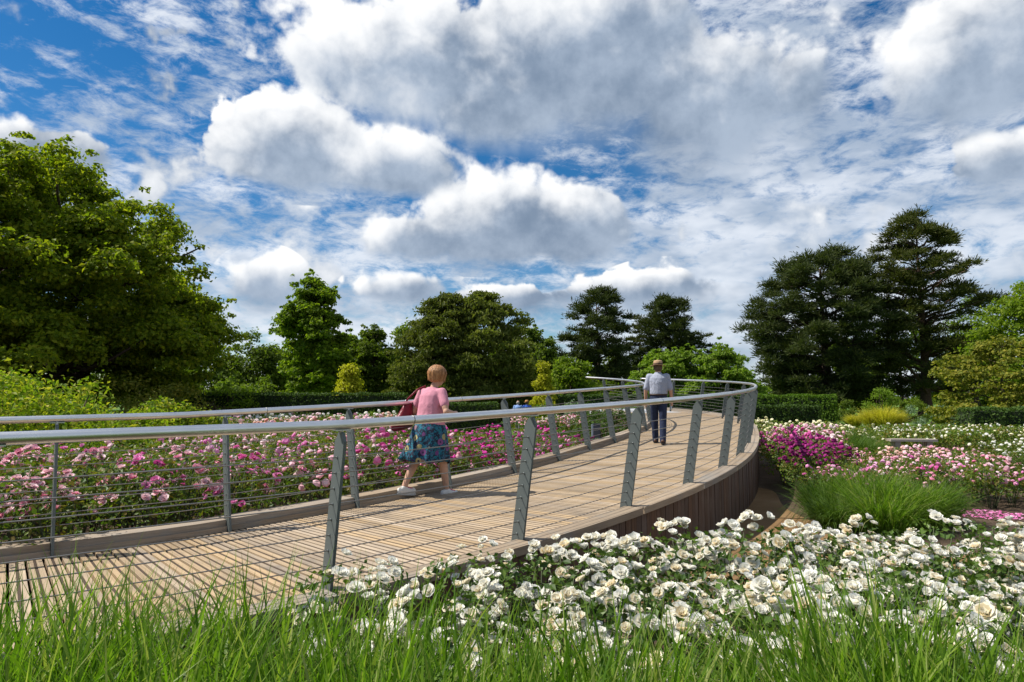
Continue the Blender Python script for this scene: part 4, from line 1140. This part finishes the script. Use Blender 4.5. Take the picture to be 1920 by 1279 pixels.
def head(mb, c, r, yaw):
    """skull, jaw, nose, ears; faces +y turned by yaw"""
    cy, sy = math.cos(yaw), math.sin(yaw)
    def L(x, y, z): return (c[0] + x * cy - y * sy, c[1] + x * sy + y * cy, c[2] + z)
    ball(mb, c, (r * .80, r * .95, r * 1.05)); ball(mb, L(0, r * .22, -r * .55), (r * .58, r * .66, r * .62))
    limbs(mb, [L(0, r * .9, r * .05), L(0, r * 1.12, -r * .28)], [r * .09, r * .15], 7)
    for s_ in (-1, 1): ball(mb, L(s_ * r * .80, -r * .05, -r * .08), (r * .12, r * .2, r * .30))
    ball(mb, L(0, r * .80, -r * .62), (r * .26, r * .13, r * .10))
    return L
DARKEYE = plain('eye', (.03, .025, .02), .2)
def face_bits(root, L, r):
    for s_ in (-1, 1):
        mb = MB(); ball(mb, L(s_ * r * .34, r * .80, 0), r * .11, 8); put('eye', mb.build('eye', DARKEYE, True), root)
    mb = MB(); limbs(mb, [L(-r * .2, r * .90, -r * .56), L(0, r * .94, -r * .57), L(r * .2, r * .90, -r * .56)], [r * .04, r * .06, r * .04], 6)
    put('mouth', mb.build('mouth', cloth_mat('lips', (.40, .14, .12)), True), root)

def shoe(mb, ankle, ang, ln=.25, w=.047):
    d = np.array((math.sin(ang), math.cos(ang), 0)); a = np.array(ankle)
    h = a - d * .055; h[2] = a[2] - .035; t = h + d * (ln - .05)
    limbs(mb, [h, h + d * ln * .45, t], [w * .86, w, w * .82], 10)
    limbs(mb, [a + np.array((0, 0, -.01)), (h + d * ln * .35) + np.array((0, 0, .015))], [.043, .040], 9)
def sole(ankle, ang, ln, w, z):
    d = np.array((math.sin(ang), math.cos(ang))); s_ = np.array((d[1], -d[0])); h = np.array(ankle[:2]) - d * .055
    pts = [(-.04, -.7), (-.045, 0), (-.04, .7), (.06, .85), (.14, 1.05), (ln - .05, .9), (ln - .018, .4), (ln - .018, -.4), (ln - .05, -.9), (.14, -1.0), (.06, -.85)]
    P = [h + d * a + s_ * b * w for a, b in pts]; n = len(P); mb = MB()
    V = [(p[0], p[1], z) for p in P] + [(p[0], p[1], z + .026) for p in P]
    mb.add(V, [(i, (i + 1) % n, (i + 1) % n + n, i + n) for i in range(n)]); c = len(V)
    mb.add([(*np.mean(P, 0), z + .026), (*np.mean(P, 0), z)] + V, None, [(0, 2 + n + i, 2 + n + (i + 1) % n) for i in range(n)] + [(1, 2 + (i + 1) % n, 2 + i) for i in range(n)])
    return mb

def woman(x, y, z, rz):
    root = thing('person', (x, y, z), 'person in pink top, floral knee length skirt and white trainers walking up the boardwalk', 'person', None, rz)
    HL, HR = (-.095, -.02, .80), (.095, .02, .80); KL, KR = (-.12, -.05, .43), (.12, .17, .44); AL, AR = (-.13, -.24, .085), (.12, .29, .075)
    SL, SR = (-.175, -.01, 1.235), (.175, .0, 1.235); EL, ER = (-.29, -.02, 1.0), (.31, -.04, 1.0); WL, WR = (-.24, .17, .92), (.23, .19, 1.0)
    mb = MB(); L = head(mb, (.015, .06, 1.44), .098, R(-18))
    limbs(mb, [(0, .0, 1.24), (.01, .035, 1.35)], [.055, .05])
    loft(mb, [((0, 0, z_), a, b) for z_, a, b in ((.74, .13, .11), (.82, .175, .145), (.95, .165, .135), (1.08, .165, .135), (1.2, .165, .115), (1.27, .09, .07))])
    for a, k, n_ in ((HL, KL, AL), (HR, KR, AR)): limbs(mb, [a, k, ((k[0] * .6 + n_[0] * .4), k[1] * .6 + n_[1] * .4 - .012, k[2] * .62 + n_[2] * .38), n_], [.085, .054, .055, .034], 12)
    for a, k, n_ in ((SL, EL, WL), (SR, ER, WR)): limbs(mb, [a, k, n_], [.052, .043, .027], 10)
    hand(mb, WL, (.1, .9, -.2), -1); hand(mb, WR, (-.35, .85, .1), 1)
    for a in (AL, AR): limbs(mb, [a, (a[0] + .02, a[1] + .09, a[2] - .03)], [.035, .03])
    put('body', fused(mb, 'body', SKIN, .009), root)
    face_bits(root, L, .098)
    # top
    mb = MB()
    loft(mb, [((0, 0, z_), a, b) for z_, a, b in ((.845, .215, .180), (.90, .205, .172), (.97, .192, .158), (1.08, .182, .155), (1.19, .178, .138), (1.245, .165, .105), (1.285, .10, .075), (1.30, .07, .062))])
    for a, k in ((SL, EL), (SR, ER)):
        e = tuple(a[i] + (k[i] - a[i]) * .6 for i in range(3)); limbs(mb, [(a[0] * .7, a[1], a[2] - .01), a, e], [.064, .062, .060], 12)
    put('pink_top', fused(mb, 'pink_top', cloth_mat('pink_jersey', (.56, .235, .30), .06, 10, .85, .006), .011, 4), root)
    # flared skirt with folds, open hem
    nA, rows = 48, []
    for i, u in enumerate(np.linspace(0, 1, 10)):
        z_ = .90 - .50 * u; a = np.arange(nA) * 2 * np.pi / nA
        r0 = .165 + .035 * min(1, u * 4) + .075 * u ** 1.4
        fold = 1 + (.015 + .10 * u ** 1.5) * np.sin(a * 9 + 2.0 * u + .6 * np.sin(a * 2)) * .7
        sway = -.05 * u * u
        rows.append(np.stack([sway + r0 * 1.12 * fold * np.cos(a) + (np.cos(a) < 0) * np.cos(a) * .045 * u * u, .02 * u + r0 * .98 * fold * np.sin(a) * (1 + .18 * u), z_ + .02 * u * np.sin(a * 3 + 1)], 1))
    V = np.concatenate(rows); Vi = V * np.array((.97, .97, 1)); n = len(V)
    i = np.arange(9)[:, None] * nA; j = np.arange(nA)[None]; j2 = (j + 1) % nA
    q = np.stack([i + j, i + nA + j, i + nA + j2, i + j2], -1).reshape(-1, 4)
    hem = np.stack([9 * nA + j[0], n + 9 * nA + j[0], n + 9 * nA + j2[0], 9 * nA + j2[0]], 1)
    put('floral_skirt', mesh('floral_skirt', np.concatenate([V, Vi]), np.concatenate([q, q[:, ::-1] + n, hem]), floral(), True), root)
    # bobbed hair
    mb = MB(); c = (.015, .05, 1.468)
    ball(mb, c, (.098, .108, .092), 16); ball(mb, (.01, .008, 1.43), (.093, .072, .072), 14); ball(mb, (-.058, .035, 1.425), (.036, .06, .056)); ball(mb, (.085, .04, 1.425), (.034, .06, .056))
    ball(mb, (.0, -.03, 1.48), (.072, .052, .062)); ball(mb, (.03, .035, 1.535), (.06, .065, .03))
    m, t, b = new_mat('auburn_hair'); tc = t.nodes.new('ShaderNodeTexCoord'); mp = t.nodes.new('ShaderNodeMapping'); t.links.new(tc.outputs['Object'], mp.inputs[0]); mp.inputs['Scale'].default_value = (110, 110, 9)
    nz = noise(t, mp.outputs[0], 1.0, 3, .6, .8); t.links.new(ramp(t, nz, [(.3, (.22, .08, .024)), (.55, (.44, .20, .07)), (.75, (.62, .36, .15))]), b.inputs['Base Color']); b.inputs['Roughness'].default_value = .45; bump(t, b, nz, .01, .9)
    hr = put('bobbed_hair', fused(mb, 'bobbed_hair', m, .009, 4), root)
    # loose locks over the bob
    k = 420; a = rng.random(k) * 6.283; end = 1.85 + .25 * rng.random(k); st = .1 + .5 * rng.random(k); rows = []
    wv = .010 * (.6 + .6 * rng.random(k)); lift = 1.0 + .15 * rng.random(k) ** 1.5
    for i in range(7):
        u = i / 6; th = st + (end - st) * u; ct = np.cos(th); rad = np.where(ct < 0, 1 - .12 * u * u, np.sin(th) * 1.0)
        px_, py_ = rad * np.cos(a) * .116 * lift, rad * np.sin(a) * .124 * lift; pz_ = np.where(ct > 0, ct * .110, ct * .16) * lift
        p = np.stack([c[0] + px_, c[1] - .006 + py_, c[2] - .005 + pz_], 1); tv = np.stack([-np.sin(a), np.cos(a), 0 * a], 1) * (wv * (1 - .6 * u))[:, None]
        rows.append(np.stack([p - tv, p + tv], 1))
    V = np.stack(rows, 1).reshape(-1, 3); b_ = np.arange(k)[:, None] * 14; i_ = np.arange(6)[None] * 2
    put('locks', mesh('locks', V, np.stack([b_ + i_, b_ + i_ + 1, b_ + i_ + 3, b_ + i_ + 2], -1).reshape(-1, 4), m, True), hr, kind='stuff')
    sm, lm, om = cloth_mat('white_leather', (.62, .60, .56), .06, 20, .6, .002), cloth_mat('pink_lace', (.62, .06, .16)), plain('rubber', (.42, .42, .40), .7)
    for a, an in ((AL, R(14)), (AR, R(14))):
        mb = MB(); shoe(mb, (a[0], a[1], a[2]), an, .245, .045); s_ = put('trainer', fused(mb, 'trainer', sm, .009, 3), root)
        put('sole', sole(a, an, .245, .050, a[2] - .085 + .001).build('sole', om), s_)
        d = np.array((math.sin(an), math.cos(an), 0)); w = np.array((d[1], -d[0], 0)); mb = MB()
        for q_ in (.055, .08, .105): p = np.array(a) + d * q_ + np.array((0, 0, .018 - q_ * .22)); mb.tube([p - w * .03, p + np.array((0, 0, .008)), p + w * .03], .006, 5)
        put('laces', mb.build('laces', lm, True), s_)
    return root

def bag(root, rz):
    z0 = root.location
    o = thing('shoulder_bag', z0, 'burgundy leather shoulder bag hanging at the side of the person in pink', 'bag', None, rz)
    m = cloth_mat('burgundy_leather', (.17, .014, .026), .12, 14, .35, .004)
    mb = MB(); nA = 24; a = np.arange(nA) * 2 * np.pi / nA
    # slouching sack, narrow at the top
    for_r = [(1.12, .03, .035), (1.06, .05, .075), (.98, .075, .12), (.90, .085, .165), (.83, .075, .19), (.78, .05, .175), (.76, .02, .12)]
    V = [np.stack([-.315 - .16 * (1.1 - z_) + rx * np.cos(a) * (1 + .08 * np.sin(a * 4 + z_ * 20)), -.10 - .14 * (1.1 - z_) + ry * np.sin(a), np.full(nA, z_) + .03 * np.sin(a) * (z_ < 1)], 1) for z_, rx, ry in for_r]
    k = len(V); V = np.concatenate(V + [np.array([(-.312, -.098, 1.13)]), np.array([(-.37, -.148, .755)])]); i = np.arange(k - 1)[:, None] * nA; j = np.arange(nA)[None]; j2 = (j + 1) % nA
    mb.add(V, np.stack([i + j, i + nA + j, i + nA + j2, i + j2], -1).reshape(-1, 4), [(k * nA, b_, (b_ + 1) % nA) for b_ in range(nA)] + [(k * nA + 1, (k - 1) * nA + (b_ + 1) % nA, (k - 1) * nA + b_) for b_ in range(nA)])
    put('sack', fused(mb, 'sack', m, .011, 4), o)
    mb = MB(); mb.tube([(-.31, -.03, 1.08), (-.29, .06, 1.15), (-.20, .07, 1.265), (-.14, .0, 1.315), (-.18, -.10, 1.26), (-.28, -.16, 1.14), (-.315, -.16, 1.08)], .012, 8)
    put('strap', mb.build('strap', m, True), o)
    for q in ((-.295, -.162, 1.11), (-.30, .015, 1.11)):
        mb = MB(); an = np.linspace(0, 2 * np.pi, 13); mb.tube(np.stack([q[0] + 0 * an, q[1] + .022 * np.cos(an), q[2] + .022 * np.sin(an)], 1), .005, 6, False)
        put('ring', mb.build('ring', M['stud'], True), o)
    return o

def man(x, y, z, rz, cols=None, full=True, label='person in a straw hat, pale shirt and navy trousers walking on along the boardwalk', sc=1.0):
    root = thing('person', (x, y, z), label, 'person', None, rz); root.scale = (sc,) * 3
    shirt, trous, hatc, skin = cols or (plaid(), cloth_mat('navy_denim', (.022, .030, .062), .18, 20, .85, .006), None, SKIN)
    HL, HR = (-.085, 0, .90), (.085, 0, .90); KL, KR = (-.09, .12, .49), (.085, -.02, .48); AL, AR = (-.085, .20, .09), (.085, -.14, .10)
    SL, SR = (-.18, -.01, 1.37), (.18, -.01, 1.37); EL, ER = (-.245, -.03, 1.09), (.245, -.01, 1.09); WL, WR = (-.265, .05, .87), (.255, .10, .875)
    mb = MB(); L = head(mb, (0, .05, 1.56), .105, 0)
    limbs(mb, [(0, 0, 1.38), (0, .03, 1.48)], [.06, .054])
    loft(mb, [((0, 0, z_), a, b) for z_, a, b in ((.84, .13, .11), (.92, .165, .13), (1.05, .16, .125), (1.2, .175, .13), (1.33, .18, .12), (1.41, .09, .07))])
    for a, k, n_ in ((HL, KL, AL), (HR, KR, AR)): limbs(mb, [a, k, n_], [.085, .056, .038], 12)
    for a, k, n_ in ((SL, EL, WL), (SR, ER, WR)): limbs(mb, [a, k, n_], [.052, .042, .028], 10)
    hand(mb, WL, (0, .15, -1), -1, .6); hand(mb, WR, (0, .2, -1), 1, .9)
    for a in (AL, AR): limbs(mb, [a, (a[0], a[1] + .09, a[2] - .035)], [.036, .03])
    put('body', fused(mb, 'body', skin, .010), root); face_bits(root, L, .105)
    mb = MB()
    loft(mb, [((0, 0, z_), a, b) for z_, a, b in ((.985, .178, .145), (1.03, .190, .155), (1.12, .188, .152), (1.24, .202, .150), (1.34, .200, .135), (1.395, .15, .10), (1.43, .075, .07), (1.455, .068, .066))])
    for a, k in ((SL, EL), (SR, ER)):
        e = tuple(a[i] + (k[i] - a[i]) * .85 for i in range(3)); limbs(mb, [(a[0] * .75, a[1], a[2] - .005), a, e], [.066, .063, .064], 12)
    put('short_sleeved_shirt', fused(mb, 'short_sleeved_shirt', shirt, .011, 4), root)
    mb = MB()
    loft(mb, [((0, 0, z_), a, b) for z_, a, b in ((.80, .15, .12), (.90, .182, .148), (1.0, .172, .138))])
    for a, k, n_ in ((HL, KL, AL), (HR, KR, AR)): limbs(mb, [a, k, (n_[0], n_[1] - .01, n_[2] - .03)], [.098, .074, .064], 12)
    put('trousers', fused(mb, 'trousers', trous, .011, 4), root)
    mb = MB(); an = np.arange(25) * 2 * np.pi / 24; mb.tube(np.stack([.176 * np.cos(an), .142 * np.sin(an), 1.0 + 0 * an], 1), .016, 6, False)
    put('belt', mb.build('belt', plain('belt_leather', (.05, .025, .015), .5), True), root)
    br = plain('brown_leather', (.075, .035, .018), .5)
    for a in (AL, AR):
        mb = MB(); shoe(mb, a, 0, .27, .047); s_ = put('shoe', fused(mb, 'shoe', br, .010, 3), root)
        put('sole', sole(a, 0, .27, .05, a[2] - .088).build('sole', plain('dark_rubber', (.03, .025, .02), .7)), s_)
    mb = MB(); ball(mb, (0, .03, 1.555), (.098, .108, .09)); put('hair', fused(mb, 'hair', hatc or cloth_mat('brown_grey_hair', (.11, .075, .05), .3, 60), .010, 3), root)
    return root
def hat(x, y, z, rz, label, col, band, sc=1.0):
    o = thing('straw_hat', (x, y, z), label, 'hat', None, rz); o.scale = (sc,) * 3
    st = plain('straw', col, .8, 0, .3, .15, 60, .002)
    n = 32; a = np.arange(n) * 2 * np.pi / n; prof = [(.098, .004), (.168, -.006), (.172, 0.0), (.10, .014), (.102, .03), (.098, .07), (.088, .098), (.05, .108), (.0, .098)]
    V = np.concatenate([np.stack([r * np.cos(a) * .93, .04 + r * np.sin(a) * 1.06, 1.60 + h + .012 * (r > .15) * np.cos(2 * a) * -1], 1) for r, h in prof]); k = len(prof)
    i = np.arange(k - 1)[:, None] * n; j = np.arange(n)[None]; j2 = (j + 1) % n
    put('crown', mesh('crown', V, np.stack([i + j, i + j2, i + n + j2, i + n + j], -1).reshape(-1, 4), st, True), o)
    b = [(.1035, .014), (.1045, .042)]; V = np.concatenate([np.stack([r * np.cos(a) * .935, .04 + r * np.sin(a) * 1.065, 1.60 + h + 0 * a], 1) for r, h in b])
    put('hat_band', mesh('hat_band', V, np.stack([j[0], j2[0], n + j2[0], n + j[0]], 1), cloth_mat('ribbon', band), True), o)
    return o

# where they stand on the boardwalk
def deck_spot(px, py):
    """walk surface point seen at a photo pixel"""
    z = .6
    for _ in range(30):
        X_, Y_ = ground_at(px, py, z); s_, o = walk_off(X_, Y_); z = zd(s_)
    return X_, Y_, z
wx_, wy_, wz_ = deck_spot(795, 930)
lady = woman(wx_, wy_, wz_ + .002, R(-36)); lady.scale = (.99, 1.04, 1.08); lady.rotation_euler[0] = R(-6)
b_ = bag(lady, R(-36)); b_.scale = (.99, 1.04, 1.08); b_.rotation_euler[0] = R(-6)
mx_, my_, mz_ = deck_spot(1236, 832)
gent = man(mx_, my_, mz_ + .002, R(-16), sc=1.06)
hat(mx_, my_, mz_ + .002, R(-16), 'tan straw trilby with a dark band on the person in navy trousers', (.42, .27, .15), (.10, .06, .05), 1.06)
o = thing('rolled_leaflet', (mx_, my_, mz_), 'small white rolled leaflet in the hand of the person in navy trousers', 'leaflet', None, R(-16)); o.scale = (1.06,) * 3
mb = MB(); mb.tube([(.235, .20, .83), (.245, .10, .76), (.25, .02, .70)], .014, 8); put('paper', mb.build('paper', plain('paper', (.7, .7, .66), .8), True), o)
BL = cloth_mat('pale_blue_cotton', (.22, .34, .62)); BB = cloth_mat('blue_cotton', (.035, .10, .42)); GT = cloth_mat('grey_cotton', (.10, .10, .11))
man(X(971, 36), 36, 0, R(-8), (BL, GT, cloth_mat('grey_hair', (.30, .27, .23), .2, 60), SKIN), label='person with grey hair and pale blue shirt strolling beyond the roses', sc=.97)
man(X(988, 36), 36, 0, R(10), (BB, GT, None, SKIN), label='person in a blue shirt and tan hat strolling beyond the roses', sc=.97)
hat(X(988, 36), 36, 0, R(10), 'tan orange sun hat on the person in the blue shirt', (.50, .26, .09), (.30, .14, .05), .97)

# ------------------------------------------------------------------ garden furniture
def bench(x, y, rz, ln, label):
    o = thing('bench', (x, y, 0), label, 'bench', None, rz)
    wm = wood_mat('bench_timber', (.26, .20, .15), (.40, .33, .26), (.30, .27, .24), grain=(2, 60, 60))
    for k in range(3):
        mb = MB(); mb.box((0, (k - 1) * .145, .48), (ln, .135, .07)); put('seat_plank', mb.build('seat_plank', wm), o)
    for s_ in (-1, 1):
        mb = MB(); mb.box((s_ * ln * .34, 0, .22), (.16, .36, .46)); put('leg', mb.build('leg', wm), o)
    return o
bx_, by_ = X(1705, 21.3), 21.3
bench(bx_, by_, R(-8), 1.35, 'low weathered wooden bench between the pink and white rose beds')
bench(X(1010, 26.3), 26.3, 0, 1.15, 'low stone coloured bench on the pale path beyond the boardwalk')
o = thing('marker_post', (X(1118, 21), 21, 0), 'upright dark slate coloured marker panel beside the boardwalk kerb', 'sign', None, R(8))
sl = plain('slate', (.035, .045, .065), .5, 0, .4, .15, 6)
mb = MB(); mb.box((0, 0, .5), (.22, .05, 1.0)); put('panel', mb.build('panel', sl), o)
mb = MB(); mb.box((-.13, 0, .49), (.04, .07, .98)); put('frame', mb.build('frame', plain('blue_grey_frame', (.16, .20, .27), .5)), o)
o = thing('plant_label', (X(1031, 17.6), 17.6, 0), 'small black plant label on a stake beside the pale path', 'label')
mb = MB(); mb.tube([(0, 0, -.02), (0, 0, .5)], .006, 5); put('stake', mb.build('stake', sl), o)
mb = MB(); mb.box((0, -.01, .52), (.10, .008, .07), Matrix.Rotation(R(35), 3, 'X')); put('plate', mb.build('plate', sl), o)
